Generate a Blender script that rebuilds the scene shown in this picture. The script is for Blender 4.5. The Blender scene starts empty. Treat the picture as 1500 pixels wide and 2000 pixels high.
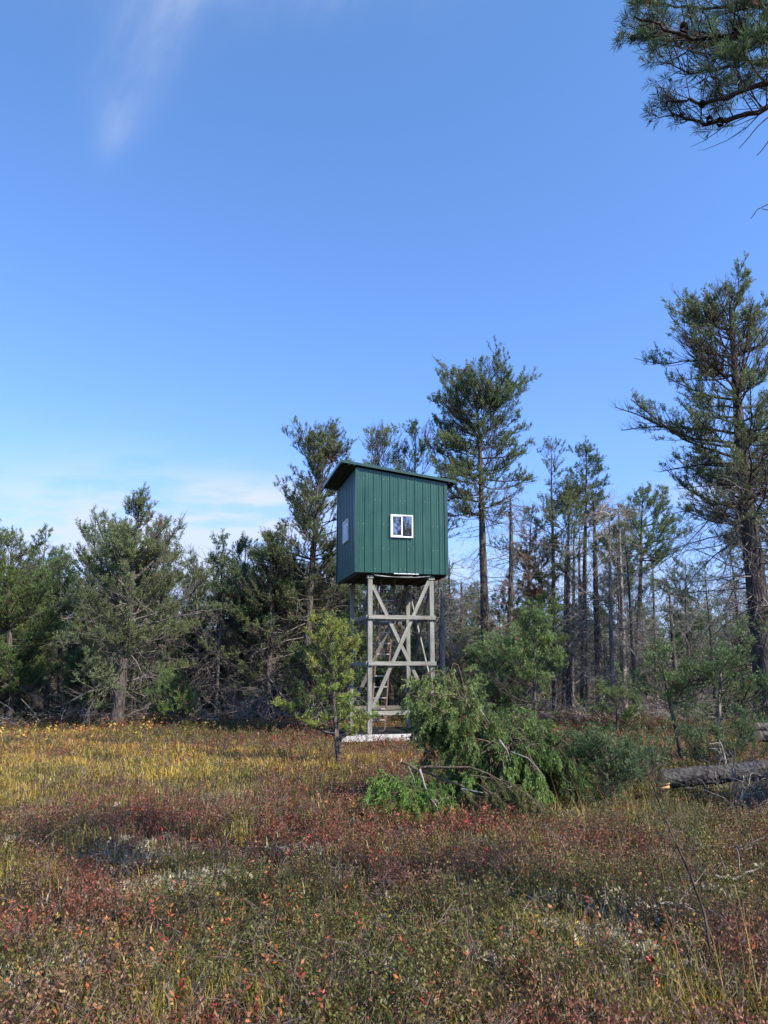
import bpy, math, random
import numpy as np
from mathutils import Matrix, Vector

# ------------------------------------------------------------------ camera, sky, sun, exposure
S = bpy.context.scene
C = S.collection
PITCH, FPX, EYE = 0.2056, 1472.5, 1.743
cam = bpy.data.objects.new('camera', bpy.data.cameras.new('camera'))
C.objects.link(cam); S.camera = cam
cam.location = (0, 0, EYE); cam.rotation_euler = (math.pi/2 + PITCH, 0, 0)
cam.data.sensor_fit = 'VERTICAL'; cam.data.sensor_height = 36.0; cam.data.lens = FPX/2000*36.0
cam.data.clip_end = 3000; cam.data.clip_start = 0.05
S.view_settings.view_transform = 'Standard'; S.view_settings.look = 'None'
S.view_settings.exposure = 0.8; S.view_settings.gamma = 1.0; S.view_settings.use_curve_mapping = False

SUN_AZ = math.radians(126)      # clockwise from +Y (view direction)
SUN_EL = math.radians(42)
sd = Vector((math.sin(SUN_AZ)*math.cos(SUN_EL), math.cos(SUN_AZ)*math.cos(SUN_EL), math.sin(SUN_EL)))
sl = bpy.data.lights.new('sun', 'SUN'); sl.energy = 4.9; sl.angle = math.radians(0.55); sl.color = (1.0, 0.90, 0.76)
so = bpy.data.objects.new('sun', sl); C.objects.link(so)
so.rotation_euler = sd.to_track_quat('Z', 'Y').to_euler(); so.location = (30, -10, 30)

world = bpy.data.worlds.new('World'); S.world = world; world.use_nodes = True
wn = world.node_tree; wn.nodes.clear()
def N(t, ty, **kw):
    n = t.nodes.new(ty)
    for k, v in kw.items():
        if k.startswith('i_'):
            key = k[2:]; key = int(key) if key.isdigit() else key.replace('_', ' ')
            n.inputs[key].default_value = v
        else: setattr(n, k, v)
    return n
def M(t, op, a, b=None, c=None, clamp=False):
    n = t.nodes.new('ShaderNodeMath'); n.operation = op; n.use_clamp = clamp
    for i, v in enumerate((a, b, c)):
        if v is None: continue
        if isinstance(v, (int, float)): n.inputs[i].default_value = v
        else: t.links.new(v, n.inputs[i])
    return n.outputs[0]
def build_world():
    t = wn; L = t.links.new
    out = N(t, 'ShaderNodeOutputWorld'); bg = N(t, 'ShaderNodeBackground')
    bg.inputs['Strength'].default_value = 0.106
    sky = N(t, 'ShaderNodeTexSky', sky_type='NISHITA', sun_disc=False, sun_elevation=SUN_EL, sun_rotation=SUN_AZ,
            altitude=200, air_density=1.0, dust_density=0.6, ozone_density=2.0)
    tc = N(t, 'ShaderNodeTexCoord'); sx = N(t, 'ShaderNodeSeparateXYZ'); L(tc.outputs['Generated'], sx.inputs[0])
    x, y, z = sx.outputs
    yc = M(t, 'MAXIMUM', y, 0.08)
    a = M(t, 'DIVIDE', x, yc); e = M(t, 'DIVIDE', z, yc)
    # the sky deepens a little towards the zenith
    ramp = N(t, 'ShaderNodeValToRGB'); L(z, ramp.inputs[0])
    r = ramp.color_ramp; r.elements[0].position = 0.0; r.elements[0].color = (0.66, 0.76, 1.28, 1)
    r.elements[1].position = 0.75; r.elements[1].color = (0.98, 1.36, 1.70, 1)
    m1 = r.elements.new(0.28); m1.color = (0.91, 1.15, 1.68, 1)
    mul = N(t, 'ShaderNodeMix', data_type='RGBA', blend_type='MULTIPLY'); mul.inputs[0].default_value = 1
    L(sky.outputs[0], mul.inputs[6]); L(ramp.outputs[0], mul.inputs[7])
    def gauss(ca, ce, wa, we, rot=0.0):
        da = M(t, 'SUBTRACT', a, ca); de = M(t, 'SUBTRACT', e, ce)
        c_, s_ = math.cos(rot), math.sin(rot)
        u = M(t, 'ADD', M(t, 'MULTIPLY', da, c_), M(t, 'MULTIPLY', de, s_))
        v = M(t, 'ADD', M(t, 'MULTIPLY', da, -s_), M(t, 'MULTIPLY', de, c_))
        q = M(t, 'ADD', M(t, 'POWER', M(t, 'ABSOLUTE', M(t, 'DIVIDE', u, wa)), 2), M(t, 'POWER', M(t, 'ABSOLUTE', M(t, 'DIVIDE', v, we)), 2))
        return M(t, 'EXPONENT', M(t, 'MULTIPLY', q, -1))
    cx = N(t, 'ShaderNodeCombineXYZ'); L(M(t, 'MULTIPLY', a, 2.2), cx.inputs[0]); L(M(t, 'MULTIPLY', e, 9.0), cx.inputs[1])
    n1 = N(t, 'ShaderNodeTexNoise', i_Scale=2.4, i_Detail=9, i_Roughness=0.55); L(cx.outputs[0], n1.inputs[0])
    s1 = N(t, 'ShaderNodeMapRange'); s1.interpolation_type = 'SMOOTHSTEP'
    s1.inputs[1].default_value = 0.36; s1.inputs[2].default_value = 0.58; L(n1.outputs[0], s1.inputs[0])
    low = M(t, 'ADD', gauss(-0.44, 0.185, 0.24, 0.085), M(t, 'MULTIPLY', gauss(-0.18, 0.215, 0.11, 0.04), 1.0))
    low = M(t, 'ADD', low, M(t, 'MULTIPLY', gauss(0.45, 0.235, 0.07, 0.02), 0.5))
    low = M(t, 'ADD', low, M(t, 'MULTIPLY', gauss(-0.25, 0.12, 0.6, 0.06), 0.85))
    low = M(t, 'MULTIPLY', low, M(t, 'ADD', M(t, 'MULTIPLY', s1.outputs[0], 0.80), 0.22), clamp=True)
    cx2 = N(t, 'ShaderNodeCombineXYZ'); L(M(t, 'ADD', M(t, 'MULTIPLY', a, 4.0), M(t, 'MULTIPLY', e, -1.2)), cx2.inputs[0]); L(M(t, 'MULTIPLY', e, 1.6), cx2.inputs[1])
    n2 = N(t, 'ShaderNodeTexNoise', i_Scale=1.7, i_Detail=8, i_Roughness=0.6); L(cx2.outputs[0], n2.inputs[0])
    s2 = N(t, 'ShaderNodeMapRange'); s2.interpolation_type = 'SMOOTHSTEP'
    s2.inputs[1].default_value = 0.38; s2.inputs[2].default_value = 0.75; L(n2.outputs[0], s2.inputs[0])
    wis = M(t, 'ADD', M(t, 'MULTIPLY', gauss(-0.415, 0.82, 0.030, 0.055), 0.26),
            M(t, 'ADD', M(t, 'MULTIPLY', gauss(-0.36, 0.99, 0.07, 0.16, -0.35), 0.26), M(t, 'MULTIPLY', gauss(-0.22, 1.13, 0.24, 0.10), 0.55)))
    wis = M(t, 'MULTIPLY', wis, M(t, 'ADD', s2.outputs[0], 0.30), clamp=True)
    f = M(t, 'MULTIPLY', M(t, 'ADD', low, wis, clamp=True), M(t, 'GREATER_THAN', y, 0.09))
    f = M(t, 'MULTIPLY', f, 0.85)
    mix = N(t, 'ShaderNodeMix', data_type='RGBA'); L(f, mix.inputs[0]); L(mul.outputs[2], mix.inputs[6])
    mix.inputs[7].default_value = (4.3, 4.7, 5.7, 1)
    L(mix.outputs[2], bg.inputs[0]); L(bg.outputs[0], out.inputs[0])
build_world()

# ------------------------------------------------------------------ helpers
def P(px, py, Y):
    "world point at depth Y seen at photo coordinates (1500 x 2000)"
    u = (1000-py)/FPX; x = (px-750)/FPX
    fy = math.cos(PITCH)-u*math.sin(PITCH); fz = math.sin(PITCH)+u*math.cos(PITCH)
    k = Y/fy
    return np.array([x*k, Y, EYE+fz*k])
def G(px, py):
    u = (1000-py)/FPX
    fy = math.cos(PITCH)-u*math.sin(PITCH); fz = math.sin(PITCH)+u*math.cos(PITCH)
    k = -EYE/fz
    return np.array([(px-750)/FPX*k, fy*k, 0.0])
def Xat(px, Y, py=1307):
    return P(px, py, Y)[0]
def hsh(ix, iy, s):
    v = np.sin(ix*127.1+iy*311.7+s*74.7)*43758.5453
    return v-np.floor(v)
def vnoise(x, y, sc, s=0):
    x = np.asarray(x, float)*sc; y = np.asarray(y, float)*sc
    ix = np.floor(x); iy = np.floor(y); fx = x-ix; fy = y-iy
    fx = fx*fx*(3-2*fx); fy = fy*fy*(3-2*fy)
    a = hsh(ix, iy, s); b = hsh(ix+1, iy, s); c = hsh(ix, iy+1, s); d = hsh(ix+1, iy+1, s)
    return (a*(1-fx)+b*fx)*(1-fy)+(c*(1-fx)+d*fx)*fy
def gh(x, y):
    h = 0.13*(vnoise(x, y, 0.55, 1)-0.5)+0.12*(vnoise(x, y, 1.9, 2)-0.5)+0.035*(vnoise(x, y, 4.5, 3)-0.5)
    d = np.sqrt((np.asarray(x)-0.6)**2+(np.asarray(y)-20.4)**2)
    return h*np.clip((d-1.5)/1.5, 0.15, 1)

class Acc:
    def __init__(s): s.v = []; s.c = []; s.t = []; s.q = []; s.n = 0
    def add(s, V, tris=None, quads=None, col=(1, 1, 1)):
        V = np.asarray(V, np.float32).reshape(-1, 3)
        col = np.asarray(col, np.float32)
        if col.ndim == 1: col = np.repeat(col[None], len(V), 0)
        s.v.append(V); s.c.append(col)
        if tris is not None and len(tris): s.t.append(np.asarray(tris, np.int64)+s.n)
        if quads is not None and len(quads): s.q.append(np.asarray(quads, np.int64)+s.n)
        s.n += len(V)
    def mesh(s, name, mat, smooth=False):
        me = bpy.data.meshes.new(name)
        V = np.concatenate(s.v) if s.v else np.zeros((0, 3), np.float32)
        T = np.concatenate(s.t) if s.t else np.zeros((0, 3), np.int64)
        Q = np.concatenate(s.q) if s.q else np.zeros((0, 4), np.int64)
        me.vertices.add(len(V)); me.vertices.foreach_set('co', V.ravel())
        li = np.concatenate([T.ravel(), Q.ravel()]).astype(np.int32)
        me.loops.add(len(li)); me.loops.foreach_set('vertex_index', li)
        ls = np.concatenate([np.arange(len(T))*3, len(T)*3+np.arange(len(Q))*4]).astype(np.int32)
        me.polygons.add(len(ls)); me.polygons.foreach_set('loop_start', ls)
        if smooth: me.polygons.foreach_set('use_smooth', np.ones(len(ls), bool))
        ca = me.attributes.new('Col', 'FLOAT_COLOR', 'POINT')
        cc = np.ones((len(V), 4), np.float32); cc[:, :3] = np.concatenate(s.c) if s.c else 1
        ca.data.foreach_set('color', cc.ravel())
        me.update(calc_edges=True)
        me.materials.append(mat)
        return me
def link(name, me, parent=None, loc=None):
    o = bpy.data.objects.new(name, me); C.objects.link(o)
    if parent is not None: o.parent = parent
    if loc is not None: o.location = loc
    return o
def thing(name, label, cat, loc=(0, 0, 0), rz=0.0, group=None):
    o = bpy.data.objects.new(name, None); C.objects.link(o)
    o.empty_display_size = 0.2
    o.location = loc; o.rotation_euler = (0, 0, rz)
    o['label'] = label; o['category'] = cat
    if group: o['group'] = group
    return o
def tag(o, label, cat, group=None):
    o['label'] = label; o['category'] = cat
    if group: o['group'] = group
    return o
def dup(root, loc, rz=0.0, sc=1.0, label=None, group=None):
    r = root.copy(); C.objects.link(r); r.location = loc; r.rotation_euler = (0, 0, rz); r.scale = (sc, sc, sc)
    if label: r['label'] = label
    if group: r['group'] = group
    for ch in list(root.children):
        c = ch.copy(); C.objects.link(c); c.parent = r
    return r
def nrm(v): return v/np.maximum(np.linalg.norm(v, axis=-1, keepdims=True), 1e-9)
def tubes(acc, Pt, R, sides, col):
    "Pt (M,n,3), R (M,n): M tubes at once"
    Pt = np.asarray(Pt, float); R = np.asarray(R, float)
    if Pt.ndim == 2: Pt = Pt[None]; R = R[None]
    m, n, _ = Pt.shape
    if m == 0: return
    T = np.empty_like(Pt); T[:, 1:-1] = Pt[:, 2:]-Pt[:, :-2]; T[:, 0] = Pt[:, 1]-Pt[:, 0]; T[:, -1] = Pt[:, -1]-Pt[:, -2]
    T = nrm(T)
    mt = nrm(T.mean(1)); ref = np.where(np.abs(mt[:, 2:3]) > 0.8, np.array([[1., 0, 0]]), np.array([[0., 0, 1]]))
    U = nrm(np.cross(T, ref[:, None, :])); W = np.cross(T, U)
    a = np.arange(sides)/sides*2*math.pi
    V = Pt[:, :, None, :]+R[:, :, None, None]*(U[:, :, None, :]*np.cos(a)[:, None]+W[:, :, None, :]*np.sin(a)[:, None])
    idx = np.arange(m*n*sides).reshape(m, n, sides)
    A = idx[:, :-1, :]; B = np.roll(A, -1, 2); D = idx[:, 1:, :]; E = np.roll(D, -1, 2)
    Q = np.stack([A, B, E, D], -1).reshape(-1, 4)
    col = np.asarray(col, float)
    if col.ndim == 2: col = np.repeat(col, n*sides, 0)
    acc.add(V.reshape(-1, 3), quads=Q, col=col)
def closed_tube(acc, Pt, R, sides, col):
    "one tube with end discs"
    n0 = acc.n; tubes(acc, Pt, R, sides, col)
    n = len(Pt)
    for k, e in ((0, 0), (n-1, 1)):
        c = np.asarray(Pt[k]); base = n0+k*sides
        acc.add([c], col=col)
        ci = acc.n-1
        f = [(ci, base+i, base+(i+1) % sides) if e else (ci, base+(i+1) % sides, base+i) for i in range(sides)]
        acc.t.append(np.array(f, np.int64))
def needles(acc, rng, p0, p1, k, nl, nw, col, spread=0.8, up=0.12, fwd=0.65):
    "p0,p1 (S,3): shoots; k needles per shoot"
    s = len(p0)
    if s == 0: return
    ax = nrm(p1-p0)
    i = np.repeat(np.arange(s), k)
    t = rng.random(len(i))**0.8
    b = p0[i]+(p1-p0)[i]*t[:, None]
    r = rng.normal(size=(len(i), 3)); r -= (r*ax[i]).sum(1, keepdims=True)*ax[i]; r = nrm(r)
    d = nrm(ax[i]*fwd+r*spread+np.array([0, 0, up]))
    ln = nl*(0.7+0.6*rng.random(len(i)))
    w = nrm(np.cross(d, rng.normal(size=(len(i), 3))))*nw*0.5
    tip = b+d*ln[:, None]
    mid = b+d*(ln*0.55)[:, None]
    V = np.stack([b, mid-w, tip, mid+w], 1).reshape(-1, 3)
    Q = np.arange(len(i)*4).reshape(-1, 4)
    c = col[i]*(0.8+0.4*rng.random((len(i), 1)))
    acc.add(V, quads=Q, col=np.repeat(c, 4, 0))
def lerp_poly(B, bi, t):
    n = B.shape[1]; f = np.clip(t, 0, 0.9999)*(n-1); k = f.astype(int); fr = (f-k)[:, None]
    a = B[bi, k]; b = B[bi, k+1]
    return a+(b-a)*fr, nrm(b-a)
def grow(p, d, ln, n, up, wob, rng):
    "polylines from points p, directions d, lengths ln; each bends towards up*z"
    m = len(p); out = np.empty((m, n, 3)); out[:, 0] = p; d = d.copy()
    up = np.asarray(up)*np.ones(m)
    for i in range(1, n):
        d = d+np.c_[np.zeros(m), np.zeros(m), up]/(n-1)+rng.normal(size=(m, 3))*wob
        d = nrm(d); out[:, i] = out[:, i-1]+d*(ln/(n-1))[:, None]
    return out

BARK = np.array([0.094, 0.081, 0.072]); BARK_DK = np.array([0.075, 0.058, 0.048]); GREYW = np.array([0.29, 0.26, 0.235])
GREEN = np.array([0.115, 0.175, 0.064]); OLIVE = np.array([0.160, 0.200, 0.085]); DARKG = np.array([0.082, 0.134, 0.060]); FRESH = np.array([0.150, 0.210, 0.052])
RUST = np.array([0.20, 0.075, 0.035])

def foliate(br, fo, rng, B, Lb, p):
    "twigs, shoots and needles on the limbs B (M,n,3) of length Lb"
    sp = p.get('tw', 0.085); m = np.maximum(2, (Lb*(1-p.get('t0', 0.2))/sp).astype(int))
    bi = np.repeat(np.arange(len(B)), m)
    t = p.get('t0', 0.2)+(1-p.get('t0', 0.2))*rng.random(len(bi))
    pos, tan = lerp_poly(B, bi, t)
    side = nrm(np.cross(tan, np.array([0, 0, 1.])+rng.normal(size=(len(bi), 3))*0.35))
    sg = rng.choice([-1., 1.], len(bi))[:, None]
    d = nrm(tan*0.75+side*sg*(0.45+0.6*rng.random((len(bi), 1)))+np.array([0, 0, p.get('tz', 0.15)]))
    ln = (p.get('sl', 0.50)*(1.05-t)*np.minimum(Lb[bi], 2.2)+p.get('sb', 0.16))*(0.6+0.7*rng.random(len(bi)))
    T = grow(pos, d, ln, 4, p.get('tup', 0.55), 0.14, rng)
    r0 = p.get('tr', 0.006)
    tubes(br, T, np.linspace(1, 0.35, 4)[None]*(r0*(0.6+ln/0.6))[:, None], 3, p['bc'])
    # shoots
    ks = np.maximum(1, (ln/p.get('ss', 0.085)).astype(int))
    ti = np.repeat(np.arange(len(T)), ks)
    ts = 0.15+0.85*rng.random(len(ti))
    q, qt = lerp_poly(T, ti, ts)
    d2 = nrm(qt*0.8+rng.normal(size=(len(ti), 3))*p.get('sj', 0.5)+np.array([0, 0, p.get('sup', 0.4)]))
    l2 = p.get('shl', 0.16)*(0.6+0.8*rng.random(len(ti)))
    SH = grow(q, d2, l2, 3, p.get('tup', 0.55)*0.6, 0.08, rng)
    tubes(br, SH, np.array([[1, 0.8, 0.5]])*r0*0.45*np.ones((len(SH), 1)), 3, p['bc'])
    # needles on shoots and on the outer twig, in patches so that gaps stay open
    cell = p.get('cell', 0.6)
    gap = vnoise(q[:, 0]+q[:, 2]*0.6, q[:, 1]+q[:, 2]*1.3, 1/cell, p['seed'])
    keep = gap < p.get('dens', 0.75)*1.06
    a = SH[keep][:, 0]; b = SH[keep][:, -1]
    tk = vnoise(T[:, -1, 0]+T[:, -1, 2]*0.6, T[:, -1, 1]+T[:, -1, 2]*1.3, 1/cell, p['seed']) < p.get('dens', 0.75)
    a = np.concatenate([a, T[tk][:, 2]]); b = np.concatenate([b, T[tk][:, 3]])
    base = np.asarray(p.get('fc', GREEN)); alt = np.asarray(p.get('fc2', OLIVE))
    w = np.clip(vnoise(a[:, 0]+7, a[:, 1]+a[:, 2], 1.1, p['seed']+5)*1.5-0.25+rng.normal(size=len(a))*0.2, 0, 1)[:, None]
    col = (base*(1-w)+alt*w)*(0.75+0.5*rng.random((len(a), 1)))
    rc = rng.random(len(a)) < p.get('rustp', 0.012); col[rc] = RUST*(0.7+0.6*rng.random((rc.sum(), 1)))
    for c, rr in p.get('rust', []):
        k = np.linalg.norm(a-np.asarray(c), axis=1) < rr
        k &= rng.random(len(k)) < 0.8; col[k] = RUST*(0.8+0.5*rng.random((k.sum(), 1)))
    needles(fo, rng, a, b, p.get('k', 14), p.get('nl', 0.070), p.get('nw', 0.017), col, p.get('spread', 0.8), p.get('nup', 0.12))

def pine_meshes(p):
    rng = np.random.default_rng(p['seed']); H = p['H']; r = p['r']
    tr, br, fo = Acc(), Acc(), Acc()
    lean = p.get('lean', (0, 0)); ph = rng.random(2)*6.28; wv = p.get('wave', 0.05)
    def cxy(z):
        f = z/H
        return np.c_[lean[0]*f+wv*np.sin(f*7+ph[0])*f*H*0.08+wv*np.sin(f*3.1+ph[1])*H*0.10*f, lean[1]*f+wv*np.sin(f*6+ph[1])*f*H*0.08, z]
    def rz(z): return r*(np.clip(1-z/H, 0, 1)**p.get('tap', 0.8))+0.008
    top = p.get('cut', H)
    z = np.linspace(-0.15, top, int(8+top*2.5)); pts = cxy(z); rad = rz(z)*(1+0.05*rng.normal(size=len(z)))
    rad[0] *= 1.35; rad[1] *= 1.08
    p.setdefault('bc', BARK*0.8); tcol = np.asarray(p.get('tc', BARK))
    closed_tube(tr, pts, rad, p.get('sides', 9), tcol)
    # stubs and bark scars on the lower stem
    cb = p['cb']; prof = p.get('prof', [(0, 0.75), (0.25, 1.0), (0.6, 0.7), (1, 0.12)])
    pf = np.array(prof)
    # live limbs
    if p.get('live', True):
        zs = []; zc = cb
        while zc < top-0.12:
            f = (zc-cb)/(top-cb)
            nb = rng.integers(*p.get('nb', (3, 6)))
            for _ in range(nb): zs.append(zc+rng.normal()*0.07)
            zc += p.get('wh', 0.42)*(1-0.45*f)*(0.7+0.6*rng.random())
        zs = np.clip(np.array(zs), cb*0.9, top-0.04); f = (zs-cb)/(top-cb); f = np.clip(f, 0, 1)
        az = rng.random(len(zs))*6.283
        Rm = p['R']*p.get('rf', 1.25)*np.interp(f, pf[:, 0], pf[:, 1])
        asym = 1+p.get('asym', 0.25)*np.sin(az*1+p['seed'])+p.get('asym', 0.25)*0.8*np.sin(az*2+zs*2.2+p['seed']*2)
        Lb = np.maximum(Rm*asym*rng.choice([1, 1, 1, .75, .5, 1.15], len(zs))*(0.85+0.3*rng.random(len(zs))), 0.22)
        e0 = np.radians(p.get('e0', -2)+(p.get('e1', 45)-p.get('e0', -2))*f**1.2+rng.normal(size=len(zs))*9)
        d = np.c_[np.cos(az)*np.cos(e0), np.sin(az)*np.cos(e0), np.sin(e0)]
        B = grow(cxy(zs), d, Lb, 7, p.get('up', 0.5), 0.15, rng)
        rb = np.clip(rz(zs)*0.30, 0.006, 0.006+0.011*Lb)
        tubes(br, B, rb[:, None]*np.linspace(1, 0.25, 7)[None]**0.9, 4, p['bc'])
        foliate(br, fo, rng, B, Lb, p)
        # leader
        z0 = np.array([top-0.5, top-0.25]); c = cxy(z0)
        if not p.get('cut'):
            Bl = grow(c, np.array([[0.05, 0, 1.]]*2)+rng.normal(size=(2, 3))*0.1, np.array([0.6, 0.45])*min(1, H/8), 5, 0.3, 0.05, rng)
            foliate(br, fo, rng, Bl, np.array([0.6, 0.45])*min(1, H/8), p)
    for (zz, azd, L_, ed, upw) in p.get('limbs', []):
        d = np.array([[math.cos(azd)*math.cos(ed), math.sin(azd)*math.cos(ed), math.sin(ed)]])
        B = grow(cxy(np.array([zz])), d, np.array([L_]), 9, upw, 0.07, rng)
        tubes(br, B, np.linspace(0.045*L_/2.5+0.01, 0.008, 9)[None], 5, p['bc'])
        foliate(br, fo, rng, B, np.array([L_]), p)
    # dead limbs
    nd = p.get('dead', 20)
    if nd:
        dz0, dz1 = p.get('dz', (0.6, cb+0.6)); zs = dz0+(dz1-dz0)*rng.random(nd); az = rng.random(nd)*6.283
        Lb = p.get('dl', 1.0)*(0.35+0.9*rng.random(nd)); e0 = np.radians(p.get('de', -5)+rng.normal(size=nd)*16)
        d = np.c_[np.cos(az)*np.cos(e0), np.sin(az)*np.cos(e0), np.sin(e0)]
        B = grow(cxy(zs), d, Lb, 6, p.get('dup', -0.25), 0.16, rng)
        dc = np.asarray(p.get('dc', GREYW*.75))*(0.6+0.6*rng.random((nd, 1)))
        tubes(br, B, (0.006+0.008*Lb)[:, None]*np.linspace(1, 0.25, 6)[None], 3, dc)
        m = np.maximum(1, (Lb*p.get('dt', 5)).astype(int)); bi = np.repeat(np.arange(nd), m)
        t = 0.2+0.8*rng.random(len(bi)); pos, tan = lerp_poly(B, bi, t)
        d = nrm(tan+rng.normal(size=(len(bi), 3))*0.6)
        T = grow(pos, d, Lb[bi]*0.38*(0.4+rng.random(len(bi))), 4, -0.1, 0.22, rng)
        tubes(br, T, np.full((len(T), 1), p.get('dr', 0.005))*np.linspace(1, 0.5, 4)[None], 3, dc[bi])
        if p.get('dt', 5) > 4:
            t2 = np.repeat(np.arange(len(T)), 2); pos, tan = lerp_poly(T, t2, 0.3+0.7*rng.random(len(t2)))
            T2 = grow(pos, nrm(tan+rng.normal(size=(len(t2), 3))*0.7), 0.10+0.18*rng.random(len(t2)), 3, -0.1, 0.2, rng)
            tubes(br, T2, np.full((len(T2), 3), p.get('dr', 0.005)*0.7), 3, dc[bi][t2])
    return tr, br, fo

# ------------------------------------------------------------------ materials
def newmat(name):
    m = bpy.data.materials.new(name); m.use_nodes = True; t = m.node_tree; t.nodes.clear()
    o = N(t, 'ShaderNodeOutputMaterial'); b = N(t, 'ShaderNodeBsdfPrincipled'); t.links.new(b.outputs[0], o.inputs[0])
    return m, t, b, o
def mat_leaf(name, trans=0.3, rough=0.55, spec=0.25, bright=1.0):
    m, t, b, o = newmat(name); L = t.links.new
    a = N(t, 'ShaderNodeAttribute', attribute_name='Col')
    hs = N(t, 'ShaderNodeHueSaturation'); hs.inputs['Value'].default_value = bright; L(a.outputs[0], hs.inputs['Color'])
    L(hs.outputs[0], b.inputs['Base Color']); b.inputs['Roughness'].default_value = rough; b.inputs['Specular IOR Level'].default_value = spec
    tr = N(t, 'ShaderNodeBsdfTranslucent'); L(hs.outputs[0], tr.inputs[0])
    mx = N(t, 'ShaderNodeMixShader'); mx.inputs[0].default_value = trans
    L(b.outputs[0], mx.inputs[1]); L(tr.outputs[0], mx.inputs[2]); L(mx.outputs[0], o.inputs[0])
    return m
def mat_bark(name, scale=9.0, amt=0.9, zs=0.28):
    m, t, b, o = newmat(name); L = t.links.new
    a = N(t, 'ShaderNodeAttribute', attribute_name='Col'); tc = N(t, 'ShaderNodeTexCoord')
    mp = N(t, 'ShaderNodeMapping'); mp.inputs['Scale'].default_value = (1, 1, zs); L(tc.outputs['Object'], mp.inputs[0])
    n = N(t, 'ShaderNodeTexNoise', i_Scale=scale*1.6, i_Detail=5, i_Roughness=0.65); L(mp.outputs[0], n.inputs[0])
    v = N(t, 'ShaderNodeTexVoronoi', i_Scale=scale*2.2); L(mp.outputs[0], v.inputs[0])
    r = N(t, 'ShaderNodeMapRange'); r.inputs[1].default_value = 0.3; r.inputs[2].default_value = 0.72; r.inputs[3].default_value = 1-amt*0.62; r.inputs[4].default_value = 1+amt*0.85
    L(n.outputs[0], r.inputs[0])
    mul = N(t, 'ShaderNodeMix', data_type='RGBA', blend_type='MULTIPLY'); mul.inputs[0].default_value = 1
    cc = N(t, 'ShaderNodeCombineColor'); [L(r.outputs[0], cc.inputs[i]) for i in range(3)]
    L(a.outputs[0], mul.inputs[6]); L(cc.outputs[0], mul.inputs[7]); L(mul.outputs[2], b.inputs['Base Color'])
    b.inputs['Roughness'].default_value = 0.9; b.inputs['Specular IOR Level'].default_value = 0.15
    ad = M(t, 'ADD', n.outputs[0], M(t, 'MULTIPLY', v.outputs['Distance'], 0.7))
    bp = N(t, 'ShaderNodeBump', i_Strength=1.0, i_Distance=0.06); L(ad, bp.inputs['Height']); L(bp.outputs[0], b.inputs['Normal'])
    return m
M_NEEDLE = mat_leaf('needles', 0.42, 0.5, 0.35)
M_LEAF = mat_leaf('heath_leaves', 0.35, 0.5, 0.3)
M_GRASS = mat_leaf('grass_blades', 0.35, 0.6, 0.2)
M_LICHEN = mat_leaf('lichen', 0.1, 0.9, 0.05)
M_BARK = mat_bark('bark', 7.0, 1.15, 0.30); M_TWIG = mat_bark('twig_bark', 5.0, 0.5, 1.0)

def mat_wood(name, c1, c2, grain=26.0):
    m, t, b, o = newmat(name); L = t.links.new; tc = N(t, 'ShaderNodeTexCoord')
    mp = N(t, 'ShaderNodeMapping'); mp.inputs['Scale'].default_value = (1, 1, 0.06); L(tc.outputs['Object'], mp.inputs[0])
    n = N(t, 'ShaderNodeTexNoise', i_Scale=grain, i_Detail=6, i_Roughness=0.6, i_Distortion=0.4); L(mp.outputs[0], n.inputs[0])
    n2 = N(t, 'ShaderNodeTexNoise', i_Scale=2.6, i_Detail=4); L(tc.outputs['Object'], n2.inputs[0])
    r = N(t, 'ShaderNodeValToRGB'); L(M(t, 'ADD', M(t, 'MULTIPLY', n.outputs[0], 0.6), M(t, 'MULTIPLY', n2.outputs[0], 0.4)), r.inputs[0])
    e = r.color_ramp.elements; e[0].position = 0.36; e[0].color = (*c1, 1); e[1].position = 0.62; e[1].color = (*c2, 1)
    L(r.outputs[0], b.inputs['Base Color']); b.inputs['Roughness'].default_value = 0.85; b.inputs['Specular IOR Level'].default_value = 0.2
    bp = N(t, 'ShaderNodeBump', i_Strength=0.35, i_Distance=0.01); L(n.outputs[0], bp.inputs['Height']); L(bp.outputs[0], b.inputs['Normal'])
    return m
M_WOOD = mat_wood('weathered_timber', (0.13, 0.125, 0.108), (0.31, 0.31, 0.27))
M_WOOD2 = mat_wood('brown_timber', (0.085, 0.075, 0.065), (0.20, 0.18, 0.16))
M_WHITE = mat_wood('white_painted_board', (0.30, 0.30, 0.28), (0.56, 0.56, 0.55), 12)
def mat_simple(name, col, rough=0.5, metal=0.0, spec=0.5, nscale=0, namt=0.15):
    m, t, b, o = newmat(name); L = t.links.new
    if nscale:
        tc = N(t, 'ShaderNodeTexCoord'); n = N(t, 'ShaderNodeTexNoise', i_Scale=nscale, i_Detail=6, i_Roughness=0.6); L(tc.outputs['Object'], n.inputs[0])
        r = N(t, 'ShaderNodeMapRange'); r.inputs[1].default_value = 0.3; r.inputs[2].default_value = 0.7; r.inputs[3].default_value = 1-namt; r.inputs[4].default_value = 1+namt
        L(n.outputs[0], r.inputs[0]); hs = N(t, 'ShaderNodeHueSaturation'); hs.inputs['Color'].default_value = (*col, 1); L(r.outputs[0], hs.inputs['Value']); L(hs.outputs[0], b.inputs['Base Color'])
    else: b.inputs['Base Color'].default_value = (*col, 1)
    b.inputs['Roughness'].default_value = rough; b.inputs['Metallic'].default_value = metal; b.inputs['Specular IOR Level'].default_value = spec
    return m
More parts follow.
